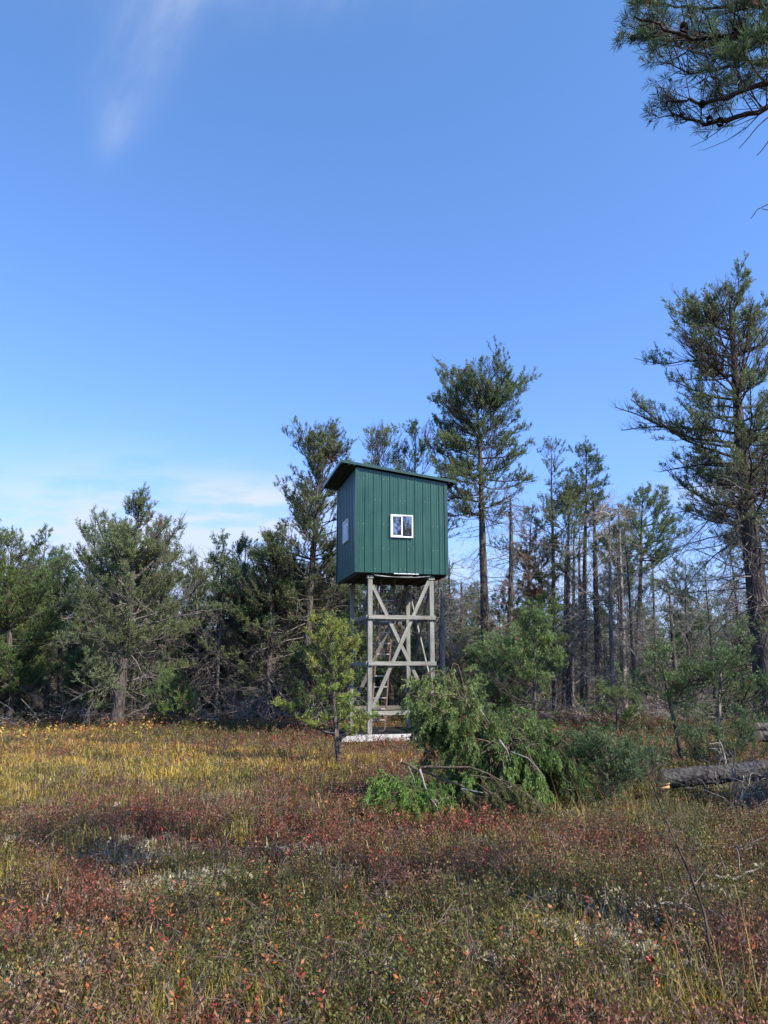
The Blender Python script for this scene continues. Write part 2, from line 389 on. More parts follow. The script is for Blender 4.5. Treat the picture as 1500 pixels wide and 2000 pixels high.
def mat_sheet():
    m, t, b, o = newmat('green_sheet_metal'); L = t.links.new; tc = N(t, 'ShaderNodeTexCoord')
    n = N(t, 'ShaderNodeTexNoise', i_Scale=1.3, i_Detail=6, i_Roughness=0.65); L(tc.outputs['Object'], n.inputs[0])
    mp = N(t, 'ShaderNodeMapping'); mp.inputs['Scale'].default_value = (22, 22, 0.7); L(tc.outputs['Object'], mp.inputs[0])
    n2 = N(t, 'ShaderNodeTexNoise', i_Scale=1.0, i_Detail=3); L(mp.outputs[0], n2.inputs[0])
    r = N(t, 'ShaderNodeValToRGB'); L(M(t, 'ADD', M(t, 'MULTIPLY', n.outputs[0], 0.4), M(t, 'MULTIPLY', n2.outputs[0], 0.6)), r.inputs[0])
    e = r.color_ramp.elements; e[0].position = 0.35; e[0].color = (0.012, 0.052, 0.038, 1); e[1].position = 0.66; e[1].color = (0.024, 0.094, 0.066, 1)
    L(r.outputs[0], b.inputs['Base Color'])
    rr = N(t, 'ShaderNodeMapRange'); rr.inputs[3].default_value = 0.20; rr.inputs[4].default_value = 0.40; L(n.outputs[0], rr.inputs[0]); L(rr.outputs[0], b.inputs['Roughness'])
    b.inputs['Specular IOR Level'].default_value = 0.55
    bp = N(t, 'ShaderNodeBump', i_Strength=0.12, i_Distance=0.02); L(n.outputs[0], bp.inputs['Height']); L(bp.outputs[0], b.inputs['Normal'])
    return m
M_SHEET = mat_sheet()
M_TRIM = mat_simple('green_trim', (0.013, 0.055, 0.042), 0.35, 0, 0.5, 6, 0.15)
M_SCREW = mat_simple('screw_heads', (0.35, 0.42, 0.38), 0.4, 0.3)
M_SOFFIT = mat_simple('dark_soffit', (0.035, 0.045, 0.042), 0.7, 0, 0.3, 8, 0.3)
M_FLOOR = mat_simple('floor_boards', (0.05, 0.043, 0.037), 0.85, 0, 0.2, 6, 0.35)
M_VINYL = mat_simple('white_vinyl', (0.78, 0.79, 0.80), 0.35, 0, 0.5, 15, 0.04)
M_RUSTY = mat_simple('rusty_ladder', (0.17, 0.11, 0.095), 0.7, 0.1, 0.3, 20, 0.35)
M_RUNG = mat_simple('pale_rungs', (0.50, 0.46, 0.43), 0.5, 0.3, 0.4, 20, 0.25)
M_CABLE = mat_simple('cable', (0.32, 0.33, 0.33), 0.5)
M_DARK = mat_simple('base_gap_shade', (0.014, 0.014, 0.014), 0.8, 0, 0.2, 6, 0.3)  # black colour that paints in the shade behind the white base board
M_CUT = mat_simple('fresh_cut_wood', (0.55, 0.33, 0.15), 0.8, 0, 0.2, 18, 0.25)
def mat_glass():
    m, t, b, o = newmat('window_glass'); L = t.links.new
    b.inputs['Base Color'].default_value = (0.035, 0.035, 0.045, 1); b.inputs['Roughness'].default_value = 0.03
    g = N(t, 'ShaderNodeBsdfGlossy'); g.inputs['Roughness'].default_value = 0.015; g.inputs[0].default_value = (0.86, 0.84, 0.88, 1)
    mx = N(t, 'ShaderNodeMixShader'); mx.inputs[0].default_value = 0.30
    L(b.outputs[0], mx.inputs[1]); L(g.outputs[0], mx.inputs[2]); L(mx.outputs[0], o.inputs[0]); return m
M_GLASS = mat_glass()

M_PALE_PANE = mat_simple('pale_window_pane', (0.55, 0.56, 0.60), 0.25, 0, 0.6, 4, 0.12)  # pale, faintly mottled colour for the side window panes
# ------------------------------------------------------------------ ground
def mat_ground():
    m, t, b, o = newmat('heath_soil'); L = t.links.new; tc = N(t, 'ShaderNodeTexCoord')
    n = N(t, 'ShaderNodeTexNoise', i_Scale=0.9, i_Detail=6, i_Roughness=0.6); L(tc.outputs['Object'], n.inputs[0])
    r = N(t, 'ShaderNodeValToRGB'); L(n.outputs[0], r.inputs[0]); e = r.color_ramp.elements
    e[0].position = 0.35; e[0].color = (0.045, 0.052, 0.022, 1); e[1].position = 0.66; e[1].color = (0.085, 0.060, 0.042, 1)
    k = e.new(0.5); k.color = (0.070, 0.056, 0.030, 1)
    n2 = N(t, 'ShaderNodeTexNoise', i_Scale=34, i_Detail=6, i_Roughness=0.7); L(tc.outputs['Object'], n2.inputs[0])
    mr = N(t, 'ShaderNodeMapRange'); mr.inputs[1].default_value = 0.3; mr.inputs[2].default_value = 0.7; mr.inputs[3].default_value = 0.45; mr.inputs[4].default_value = 1.6; L(n2.outputs[0], mr.inputs[0])
    hs = N(t, 'ShaderNodeHueSaturation'); L(r.outputs[0], hs.inputs['Color']); L(mr.outputs[0], hs.inputs['Value']); L(hs.outputs[0], b.inputs['Base Color'])
    b.inputs['Roughness'].default_value = 1; b.inputs['Specular IOR Level'].default_value = 0.05
    bp = N(t, 'ShaderNodeBump', i_Strength=1.0, i_Distance=0.05); L(n2.outputs[0], bp.inputs['Height']); L(bp.outputs[0], b.inputs['Normal'])
    return m
def build_ground():
    xs = np.concatenate([-np.geomspace(900, 26, 18), np.arange(-25, 25.01, 0.2), np.geomspace(26, 900, 18)])
    ys = np.concatenate([-np.geomspace(900, 12, 16), np.arange(-11, 2, 0.5), np.arange(2, 40, 0.2), np.geomspace(41, 1400, 24)])
    X, Y = np.meshgrid(xs, ys); Z = gh(X, Y)
    V = np.c_[X.ravel(), Y.ravel(), Z.ravel()]; nx, ny = len(xs), len(ys)
    i = np.arange(nx*ny).reshape(ny, nx)
    Q = np.stack([i[:-1, :-1], i[:-1, 1:], i[1:, 1:], i[1:, :-1]], -1).reshape(-1, 4)
    a = Acc(); a.add(V, quads=Q)
    o = link('ground', a.mesh('ground', mat_ground(), True)); o['kind'] = 'structure'
build_ground()

# ------------------------------------------------------------------ the hunting tower
TH = 0.237; AX, AY = -0.7205, 18.9425; W_, D_ = 2.44, 2.70; H0, H1, H2 = 4.148, 6.888, 6.594
tower = thing('watch_tower', 'green sheet metal hunting cabin with white windows raised on four grey timber posts', 'watchtower', (AX, AY, 0), TH)
def bevel_box(acc_or_none, x0, x1, y0, y1, z0, z1, bv=0.006):
    "box with chamfered vertical and horizontal edges, returned as verts, quads, tris"
    import bmesh
    bm = bmesh.new(); bmesh.ops.create_cube(bm, size=1)
    for v in bm.verts: v.co = ((x0+x1)/2+v.co.x*(x1-x0), (y0+y1)/2+v.co.y*(y1-y0), (z0+z1)/2+v.co.z*(z1-z0))
    if bv: bmesh.ops.bevel(bm, geom=list(bm.edges), offset=bv, segments=1, affect='EDGES')
    return bm
def box_obj(name, x0, x1, y0, y1, z0, z1, mat, parent, bv=0.006):
    bm = bevel_box(None, x0, x1, y0, y1, z0, z1, bv); me = bpy.data.meshes.new(name); bm.to_mesh(me); bm.free(); me.materials.append(mat)
    return link(name, me, parent)
def beam(name, p0, p1, w, d, mat, parent, wdir=(1, 0, 0), ext=0.0, bv=0.006):
    "beam whose local z runs along its length; w across wdir, d across the other"
    p0 = Vector(p0); p1 = Vector(p1); z = (p1-p0).normalized(); p0 = p0-z*ext; p1 = p1+z*ext
    x = Vector(wdir); x = (x-z*x.dot(z)).normalized(); y = z.cross(x); L_ = (p1-p0).length
    bm = bevel_box(None, -w/2, w/2, -d/2, d/2, -L_/2, L_/2, bv); me = bpy.data.meshes.new(name); bm.to_mesh(me); bm.free(); me.materials.append(mat)
    o = link(name, me, parent)
    R = Matrix((x, y, z)).transposed().to_4x4(); o.matrix_local = Matrix.Translation((p0+p1)/2) @ R
    return o
def sheet(name, length, zb, ztop, org, ax, outw, parent, mat=M_SHEET, screws=True, rib=0.2286):
    "ribbed sheet: runs along ax from org, ribs stick out along outw; ztop(s) gives its upper edge"
    s = []; n = int(round(length/rib)); rb = length/n
    for i in range(n):
        b = i*rb
        s += [(b, 0.0), (b+0.016, 0.020), (b+0.034, 0.020), (b+0.05, 0.0), (b+0.098, 0.0), (b+0.106, 0.005), (b+0.114, 0.0), (b+0.162, 0.0), (b+0.170, 0.005), (b+0.178, 0.0)]
    s += [(length, 0.0)]
    org = np.array(org, float); ax = np.array(ax, float); ow = np.array(outw, float)
    V = []; nz = 5
    for k in range(nz):
        for (u, w) in s:
            z = zb+(ztop(u)-zb)*k/(nz-1); q = org+ax*u+ow*w; V.append((q[0], q[1], z))
    m = len(s); F = [(k*m+i, k*m+i+1, (k+1)*m+i+1, (k+1)*m+i) for k in range(nz-1) for i in range(m-1)]
    me = bpy.data.meshes.new(name); nv = len(V)
    sc = []
    if screws:
        for zz in (0.10, 0.62, 1.25, 1.9, 2.45):
            for i in range(n):
                for du in (0.065, 0.19):
                    if (i*7+int(zz*10)+int(du*50)) % 3: continue
                    u = i*rb+du; z = zb+zz
                    if z > ztop(u)-0.08: continue
                    c = org+ax*u+ow*0.004; b0 = len(V)
                    for a in range(6):
                        q = c+ax*0.009*math.cos(a*1.047); V.append((q[0], q[1], z+0.009*math.sin(a*1.047)))
                    q = c+ow*0.004; V.append((q[0], q[1], z))
                    for a in range(6): sc.append((b0+a, b0+(a+1) % 6, b0+6))
    me.from_pydata(V, [], F+sc); me.materials.append(mat); me.materials.append(M_SCREW)
    for i in range(len(F), len(F)+len(sc)): me.polygons[i].material_index = 1
    me.update(); return link(name, me, parent)
def build_tower():
    sl_ = (H1-H2)/W_
    sheet('wall', W_, H0, lambda u: H1-sl_*u, (0, 0, 0), (1, 0, 0), (0, -1, 0), tower)
    sheet('wall', D_, H0, lambda u: H1, (0, D_, 0), (0, -1, 0), (-1, 0, 0), tower)
    sheet('wall', D_, H0, lambda u: H2, (W_, 0, 0), (0, 1, 0), (1, 0, 0), tower)
    sheet('wall', W_, H0, lambda u: H2+sl_*u, (W_, D_, 0), (-1, 0, 0), (0, 1, 0), tower)
    # interior lining so the cabin is solid
    # corner trims
    for (x, y, dx, dy, zt) in ((0, 0, -1, -1, H1), (W_, 0, 1, -1, H2), (0, D_, -1, 1, H1), (W_, D_, 1, 1, H2)):
        me = bpy.data.meshes.new('corner_trim'); o_ = 0.024; w = 0.062
        q = [(x-dx*w, y+dy*o_), (x+dx*o_, y+dy*o_), (x+dx*o_, y-dy*w), (x+dx*0.021, y-dy*w), (x+dx*0.021, y+dy*0.021), (x-dx*w, y+dy*0.021)]
        V = [(a, b, z) for z in (H0-0.004, zt-0.02) for a, b in q]
        F = [(i, (i+1) % 6, 6+(i+1) % 6, 6+i) for i in range(6)]+[(0, 1, 4, 5), (1, 2, 3, 4), (6, 7, 10, 11), (7, 8, 9, 10)]
        me.from_pydata(V, [], F); me.materials.append(M_TRIM); link('corner_trim', me, tower)
    # roof: ribs run down the slope
    roof = bpy.data.objects.new('roof', None)
    x0, x1, y0, y1 = -0.42, W_+0.24, -0.09, D_+0.12
    zr = lambda x: H1+0.075-sl_*x
    me = bpy.data.meshes.new('roof'); s = []; n = 13; rb = (y1-y0)/n
    for i in range(n):
        b = y0+i*rb; s += [(b, 0.0), (b+0.016, 0.019), (b+0.034, 0.019), (b+0.05, 0.0), (b+0.11, 0.0), (b+0.12, 0.005), (b+0.13, 0)]
    s += [(y1, 0)]; m = len(s)
    V = [(x, y, zr(x)+w) for x in (x0, x1) for y, w in s]+[(x, y, zr(x)+w-0.012) for x in (x0, x1) for y, w in s]
    F = [(i, m+i, m+i+1, i+1) for i in range(m-1)]+[(2*m+i, 2*m+i+1, 3*m+i+1, 3*m+i) for i in range(m-1)]
    F += [(i, i+1, 2*m+i+1, 2*m+i) for i in range(m-1)]+[(m+i, 3*m+i, 3*m+i+1, m+i+1) for i in range(m-1)]
    F += [(0, 2*m, 3*m, m), (m-1, 2*m-1, 4*m-1, 3*m-1)]
    me.from_pydata(V, [], F); me.materials.append(M_SHEET); roof = link('roof', me, tower)
    # fascia and rake trims, purlins below the overhang
    def slab(name, xa, xb, ya, yb, za, zb_, mat, par):
        V = [(x, y, zr(x)+z) for z in (za, zb_) for x, y in ((xa, ya), (xb, ya), (xb, yb), (xa, yb))]
        F = [(3, 2, 1, 0), (4, 5, 6, 7), (0, 1, 5, 4), (1, 2, 6, 5), (2, 3, 7, 6), (3, 0, 4, 7)]
        me = bpy.data.meshes.new(name); me.from_pydata(V, [], F); me.materials.append(mat); return link(name, me, par)
    slab('rake_trim', x0, x1, y0-0.012, y0-0.001, -0.045, 0.024, M_TRIM, roof)
    slab('rake_trim', x0, x1, y1+0.001, y1+0.012, -0.045, 0.024, M_TRIM, roof)
    slab('fascia', x0-0.014, x0-0.002, y0-0.012, y1+0.012, -0.06, 0.024, M_TRIM, roof)
    slab('fascia', x1+0.002, x1+0.014, y0-0.012, y1+0.012, -0.06, 0.024, M_TRIM, roof)
    slab('soffit', x0+0.002, -0.027, y0+0.002, y1-0.002, -0.030, -0.016, M_SOFFIT, roof)
    slab('soffit', W_+0.027, x1-0.002, y0+0.002, y1-0.002, -0.030, -0.016, M_SOFFIT, roof)
    for x in (x0+0.03, x0+0.22, -0.065, W_+0.065, x1-0.04):
        slab('purlin', x-0.02, x+0.02, y0+0.004, y1-0.004, -0.072, -0.031, M_SOFFIT, roof)
    # floor
    fl = box_obj('floor', 0.004, W_-0.004, 0.004, D_-0.004, H0+0.006, H0+0.03, M_FLOOR, tower, 0)
    for i in range(7):
        x = 0.03+i*(W_-0.1)/6
        box_obj('joist', x, x+0.04, 0.05, D_-0.05, H0-0.055, H0+0.004, M_FLOOR, fl, 0)
    # windows
    def window(o, ax, nx, wd, ht, pm=M_GLASS):
        "o = lower left corner on the wall, ax along the wall, nx outwards"
        o = np.array(o); ax = np.array(ax, float); nx = np.array(nx, float); up = np.array([0, 0, 1.])
        def bar(a0, a1, h0, h1, d0, d1, bm):
            cs = [o+ax*a+up*h+nx*d for d in (d0, d1) for a, h in ((a0, h0), (a1, h0), (a1, h1), (a0, h1))]
            vs = [bm.verts.new(c) for c in cs]
            for f in ((0, 1, 2, 3), (7, 6, 5, 4), (0, 4, 5, 1), (1, 5, 6, 2), (2, 6, 7, 3), (3, 7, 4, 0)): bm.faces.new([vs[i] for i in f])
        import bmesh
        def mk(name, bars, mat, par):
            bm = bmesh.new()
            for b in bars: bar(*b, bm)
            bmesh.ops.recalc_face_normals(bm, faces=bm.faces)
            if mat is M_VINYL: bmesh.ops.bevel(bm, geom=list(bm.edges), offset=0.003, segments=1, affect='EDGES')
            me = bpy.data.meshes.new(name); bm.to_mesh(me); bm.free(); me.materials.append(mat); return link(name, me, par)
        w = 0.035; f = w
        win = mk('window', [(0, wd, 0, w, 0.001, 0.055), (0, wd, ht-w, ht, 0.001, 0.055), (0, w, w+.0005, ht-w-.0005, 0.001, 0.055), (wd-w, wd, w+.0005, ht-w-.0005, 0.001, 0.055)], M_VINYL, tower)
        mid = wd/2
        mk('sash', [(w+.001, mid+0.02, w+.001, w+0.022, 0.022, 0.045), (w+.001, mid+0.02, ht-w-0.022, ht-w-.001, 0.022, 0.045), (w+.001, w+0.022, w+0.0225, ht-w-0.0225, 0.022, 0.045), (mid-0.012, mid+0.02, w+0.0225, ht-w-0.0225, 0.022, 0.045)], M_VINYL, win)
        mk('pane', [(w+0.0225, mid-0.0125, w+0.023, ht-w-0.023, 0.026, 0.030)], pm, win)
        mk('pane', [(mid+0.0205, wd-w-.001, w+.001, ht-w-.001, 0.024, 0.028)], pm, win)
    window((0.905, 0, 5.068), (1, 0, 0), (0, -1, 0), 0.60, 0.60)
    window((0, 1.55, 5.10), (0, -1, 0), (-1, 0, 0), 0.66, 0.60, M_PALE_PANE)
    # posts, beams
    a0, a1, b0, b1 = 0.41, 2.035, 0.16, D_-0.24; pw = 0.116
    posts = [(a0, b0), (a1, b0), (a0, b1), (a1, b1)]
    for x, y in posts:
        po = beam('post', (x, y, -0.1), (x, y, H0-0.145), pw, pw, M_WOOD, tower, bv=0.008)
        beam('post_cap', (x, y-0.002, H0-0.143), (x, y-0.002, H0-0.058), pw+0.05, pw+0.03, M_WOOD, tower)
    e = (3.032, 1.882, 0.686)
    for z in e:
        yo = b0-pw/2-0.026
        beam('rail_board', (a0-0.055, yo, z), (a1+0.09, yo, z), 0.102, 0.045, M_WOOD, tower, wdir=(0, 0, 1))
        xo = a0-pw/2-0.026
        beam('rail_board', (xo, b0-0.05, z), (xo, b1+0.10, z), 0.102, 0.045, M_WOOD, tower, wdir=(0, 0, 1))
    for z in (3.032, 0.686):
        beam('rail_board', (a0-0.02, b1+pw/2+0.026, z), (a1+0.06, b1+pw/2+0.026, z), 0.115, 0.045, M_WOOD2, tower, wdir=(0, 0, 1))
        beam('rail_board', (a1+pw/2+0.026, b0, z+0.03), (a1+pw/2+0.026, b1+0.05, z+0.03), 0.115, 0.045, M_WOOD2, tower, wdir=(0, 0, 1))
    zt, zb = H0-0.26, 0.86
    yb = b0-pw/2+0.035
    beam('brace', (a0+pw/2+0.01, yb+0.03, zt-0.05), (a1-pw/2-0.01, yb+0.03, zb), 0.088, 0.04, M_WOOD, tower, wdir=(1, 0, 0))
    beam('brace', (a1-pw/2-0.01, yb-0.012, zt+0.1), (a0+pw/2+0.01, yb-0.012, zb-0.05), 0.095, 0.04, M_WOOD, tower, wdir=(1, 0, 0))
    yb = b1+pw/2-0.03
    beam('brace', (a1-pw/2, yb, zt+0.05), (a0+pw/2, yb, zb-0.1), 0.10, 0.04, M_WOOD2, tower, wdir=(1, 0, 0))
    beam('brace', (a1, b0+pw/2, zt), (a1, b1-pw/2, zb+0.3), 0.09, 0.04, M_WOOD2, tower, wdir=(0, 1, 0))
    beam('brace', (a1+0.045, b1-pw/2, zt), (a1+0.045, b0+pw/2, zb+0.3), 0.07, 0.04, M_WOOD, tower, wdir=(0, 1, 0))
    beam('brace', (a0, b0+pw/2, zt), (a0, b1-pw/2, zb+0.9), 0.09, 0.04, M_WOOD2, tower, wdir=(0, 1, 0))
    # ladder
    lad = bpy.data.objects.new('ladder', None); C.objects.link(lad); lad.parent = tower
    lb = np.array([0.93, 1.55, 0.0]); lt = np.array([1.14, 1.15, H0+0.0]); wl = 0.19
    dirl = lt-lb
    rails = []
    for s in (-1, 1):
        o = beam('rail', lb+np.array([s*wl, 0, 0.02]), lt+np.array([s*wl, 0, 0]), 0.045, 0.03, M_RUSTY, tower, bv=0.004); o.parent = lad
    for i in range(14):
        f = (0.14+i*0.285)/H0; c = lb+dirl*f
        o = beam('rung', c-np.array([wl, 0, 0]), c+np.array([wl, 0, 0]), 0.026, 0.026, M_RUNG, tower, wdir=(0, 1, 0), bv=0.006); o.parent = lad
    # cables sagging under the front edge, pale flashing strip
    for k, (xa, xb, sag) in enumerate(((0.46, 2.0, 0.085), (0.5, 2.0, 0.065), (0.5, 1.5, 0.03))):
        t = np.linspace(0, 1, 14); pts = np.c_[xa+(xb-xa)*t, np.full(14, 0.05-0.01*k), H0-0.03-0.02*k-sag*4*t*(1-t)*0.8]
        a = Acc(); closed_tube(a, pts, np.full(14, 0.0055), 6, (1, 1, 1)); link('cable', a.mesh('cable', M_CABLE, True), tower)
    box_obj('flashing', 1.0, 1.66, -0.010, 0.003, H0-0.022, H0-0.001, M_VINYL, tower, 0.002)
    # base: white front board; black fill and dark boards stand in for shade behind
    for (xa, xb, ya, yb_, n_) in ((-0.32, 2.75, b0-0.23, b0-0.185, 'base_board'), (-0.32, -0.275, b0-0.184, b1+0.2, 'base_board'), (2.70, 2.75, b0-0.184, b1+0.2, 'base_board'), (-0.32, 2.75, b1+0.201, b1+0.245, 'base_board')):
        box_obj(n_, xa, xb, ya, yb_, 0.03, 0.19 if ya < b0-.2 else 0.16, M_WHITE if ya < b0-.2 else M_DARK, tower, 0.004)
    box_obj('base_shade_fill', -0.273, 2.698, b0-0.183, b1+0.199, 0.02, 0.15, M_DARK, tower, 0.0)
build_tower()

# ------------------------------------------------------------------ trees
def tree(name, label, cat, p, X, Y, rz=0.0, group=None, z=None):
    tr, br, fo = pine_meshes(p)
    t = thing(name, label, cat, (X, Y, float(gh(X, Y)) if z is None else z), rz, group)
    link('trunk', tr.mesh('trunk', M_BARK, True), t)
    if br.n: link('branches', br.mesh('branches', M_TWIG), t)
    if fo.n: link('crown', fo.mesh('crown', M_NEEDLE), t)
    return t
def Hat(px, py, Y): return float(P(px, py, Y)[2])
def hero(name, label, cat, base_px, Y, top_px, top_py, p, group=None):
    X = Xat(base_px, Y, 1400); T = P(top_px, top_py, Y)
    p['H'] = float(T[2])-(0.045*float(T[2]) if p.get('live', True) else 0); p['lean'] = (float(T[0]-X), 0.0)
    return tree(name, label, cat, p, X, Y, 0.0, group)
def zpx(py, Y): return Hat(750, py, Y)

# --- left side
hero('pine_tree', 'bushy mid green pine filling the left edge of the clearing', 'pine tree', 20, 25.5, 22, 1050,
     dict(seed=11, r=0.13, cb=0.9, R=2.1, wh=0.36, nb=(4, 6), dens=0.68, fc=GREEN*1.1, fc2=FRESH*1.0, prof=[(0, .8), (.35, 1), (.7, .7), (1, .15)], dead=25, dl=1.3, k=14, up=0.7))
hero('pine_tree', 'green rounded pine between the left edge pine and the big spreading pine', 'pine tree', 118, 29, 118, 1085,
     dict(seed=12, r=0.12, cb=1.8, R=1.8, wh=0.36, nb=(4, 6), dens=0.64, fc=GREEN*1.05, fc2=GREEN*1.3, dead=25, dl=1.3, up=0.6))
hero('pine_tree', 'big spreading jack pine with open grey green top and thick trunk at the meadow edge', 'pine tree', 228, 23.2, 275, 948,
     dict(seed=13, r=0.19, cb=1.3, R=2.5, rf=1.0, wh=0.33, nb=(3, 7), dens=0.58, fc=OLIVE*0.95, fc2=OLIVE*1.3, bc=GREYW*0.45, tc=BARK*0.85,
          prof=[(0, .95), (.30, 1.0), (.45, .70), (.60, .48), (.8, .28), (1, .06)], dead=32, dl=1.6, dz=(1.0, 4.0), e0=-4, e1=48, up=0.5, rust=[((0.9, 0, 6.3), 0.28)],
          limbs=[(4.3, 3.0, 2.9, 0.85, 0.4), (4.1, 3.5, 2.4, 0.6, 0.6), (4.4, 0.1, 2.5, 0.6, 0.4), (5.0, 2.9, 1.9, 0.9, 0.3), (5.2, 0.3, 1.7, 0.7, 0.3)]))
hero('pine_tree', 'thin sparse pine rising left of the big spreading pine top', 'pine tree', 175, 27.5, 190, 1000,
     dict(seed=14, r=0.10, cb=4.0, R=1.15, wh=0.45, nb=(2, 5), dens=0.50, fc=OLIVE*0.8, fc2=OLIVE, dead=30, dl=1.3, up=0.8))
hero('pine_tree', 'scraggy pine with crooked bare tips right of the big spreading pine', 'pine tree', 388, 28, 378, 1062,
     dict(seed=15, r=0.10, cb=3.0, R=1.3, wh=0.45, nb=(2, 4), dens=0.52, fc=DARKG*1.2, fc2=OLIVE*0.8, dead=55, dl=1.4, wave=0.15, rust=[((-.3, 0, 5.0), .4)]))
hero('pine_tree', 'slender pine with tufted crown midway along the left treeline', 'pine tree', 430, 30, 428, 1080,
     dict(seed=16, r=0.10, cb=3.4, R=1.2, wh=0.42, nb=(2, 5), dens=0.56, fc=GREEN*0.9, fc2=OLIVE, dead=55, dl=1.4))
hero('pine_tree', 'pale topped pine beside the dark pine left of the tower', 'pine tree', 472, 29, 482, 1045,
     dict(seed=17, r=0.11, cb=2.6, R=1.35, wh=0.40, nb=(3, 5), dens=0.54, fc=OLIVE*0.85, fc2=OLIVE*1.1, dead=50, dl=1.5))
hero('pine_tree', 'dense very dark pine at the foot of the tall pine left of the tower', 'pine tree', 535, 27, 530, 1068,
     dict(seed=18, r=0.12, cb=2.4, R=1.65, wh=0.34, nb=(3, 6), dens=0.62, fc=DARKG*1.2, fc2=GREEN, dead=70, dl=1.6))
hero('pine_tree', 'tall ragged grey green pine just left of the green cabin', 'pine tree', 592, 26.5, 622, 838,
     dict(seed=19, r=0.17, cb=3.6, R=2.0, wh=0.36, nb=(3, 6), dens=0.60, fc=OLIVE*0.75, fc2=OLIVE*1.05, dead=45, dl=1.4, e1=55, up=0.7, rustp=0.05,
          prof=[(0, .7), (.2, .95), (.45, .85), (.7, .62), (.88, .55), (1, .25)], rust=[((0.7, 0.2, 7.0), .55), ((.9, 0, 8.9), .45)],
          limbs=[(8.0, 0.2, 1.3, 1.0, 0.1), (5.6, 3.1, 2.0, 0.15, 0.3)]))
hero('pine_tree', 'pine with spreading top showing just behind the left end of the cabin roof', 'pine tree', 765, 29, 735, 835,
     dict(seed=20, r=0.14, cb=5.0, R=1.7, wh=0.42, nb=(2, 5), dens=0.42, prof=[(0, .7), (.3, 1), (.7, .9), (.9, .6), (1, .3)], fc=OLIVE*1.1, fc2=OLIVE*1.35, dead=60, dz=(1, 7), dl=1.5, e0=20, e1=60, up=0.5))
hero('pine_tree', 'crooked sparse pine top behind the middle of the cabin roof', 'pine tree', 810, 30, 812, 825,
     dict(seed=21, r=0.13, cb=6.0, R=1.6, wh=0.5, nb=(2, 4), dens=0.34, prof=[(0, .7), (.3, 1), (.7, .9), (.9, .6), (1, .3)], fc=DARKG*1.2, fc2=OLIVE*.9, dead=60, dz=(1, 8), dl=1.5, e0=25, e1=60, up=0.6))
# --- right of the tower
hero('pine_tree', 'tall pine with full round crown and long bare trunk right of the cabin', 'pine tree', 955, 28, 930, 712,
     dict(seed=22, r=0.21, cb=7.4, R=1.95, wh=0.32, nb=(4, 7), dens=0.66, fc=GREEN*1.0, fc2=OLIVE*1.1, tc=BARK*1.05, dead=55, dz=(2.0, 8.5), dl=1.7, e0=-10, e1=30, up=0.42,
          prof=[(0, .55), (.15, .9), (.38, 1.0), (.62, .95), (.8, .78), (.93, .40), (1, .10)], rust=[((-.6, -0.3, 13.0), .3)], wave=0.08,
          limbs=[(10.6, 3.3, 1.9, 0.15, 0.4), (11.4, 3.0, 1.6, 0.25, 0.4), (9.7, 0.1, 1.9, 0.0, 0.3), (8.9, 0.3, 2.0, -.1, 0.3), (9.0, 3.0, 1.8, 0.0, 0.3)]))
hero('pine_tree', 'slim dark pine with small crown between the tall pine and the spruce', 'pine tree', 1085, 31, 1076, 848,
     dict(seed=23, r=0.12, cb=7.4, R=1.35, wh=0.5, nb=(2, 5), dens=0.58, fc=DARKG*1.3, fc2=OLIVE*.8, dead=70, dz=(1.5, 8.5), dl=1.4, wave=0.1))
hero('spruce_tree', 'narrow dark spruce with pointed top right of the tall pine', 'spruce', 1140, 31, 1145, 842,
     dict(seed=24, r=0.14, cb=8.2, R=1.05, wh=0.22, nb=(4, 7), dens=0.85, fc=DARKG, fc2=GREEN*.8, dead=55, dz=(1.5, 8.5), dl=1.1, e0=-15, e1=15, up=0.25, tw=0.14, prof=[(0, .9), (.3, 1), (.7, .55), (1, .08)]))
hero('dead_pine', 'dead standing pine with drooping bare grey branches at its top', 'dead tree', 1172, 29.5, 1157, 965,
     dict(seed=25, r=0.15, cb=6.5, R=1, live=False, dead=75, dz=(1.5, 8.6), dl=1.9, dup=-0.85, de=18, tc=BARK_DK*1.2, dc=GREYW*1.2, dt=6, dr=.006, tap=0.55))
hero('dead_pine', 'dead pine with rusty peeling broken top beside the tall pine trunk', 'dead tree', 993, 27.5, 1000, 960,
     dict(seed=26, r=0.13, cb=7.0, R=0.5, live=False, dead=130, dz=(1.5, 8.2), dl=1.2, dup=-0.4, tc=BARK*0.95, dc=np.array([.24, .16, .12]), dt=7, tap=0.45))
hero('pine_tree', 'fresh green pine with crown swept to the right beside the dead drooping pine', 'pine tree', 1238, 32, 1258, 948,
     dict(seed=27, r=0.15, cb=6.0, R=1.7, wh=0.32, nb=(3, 6), dens=0.80, fc=GREEN*1.0, fc2=FRESH*1.1, dead=45, dz=(1.5, 6.5), dl=1.5,
          limbs=[(7.8, 0.1, 1.9, 0.15, 0.3), (7.0, -0.2, 1.8, 0.1, 0.3), (6.3, 0.0, 1.6, -0.1, 0.3)]))
hero('dead_pine', 'pale thin dead pine leaning left of the fresh green swept pine', 'dead tree', 1222, 30, 1207, 985,
     dict(seed=28, r=0.10, cb=6.0, R=1, live=False, dead=50, dz=(2.0, 8.3), dl=1.2, dup=-0.5, tc=GREYW*0.8, dc=GREYW*1.1, dt=7, tap=0.5))
hero('pine_tree', 'small dark topped pine between the swept pine and the great right hand pine', 'pine tree', 1350, 33, 1338, 1090,
     dict(seed=29, r=0.10, cb=3.6, R=1.3, wh=0.42, nb=(3, 5), dens=0.55, fc=DARKG*1.3, fc2=OLIVE*.8, dead=40, dl=1.2))
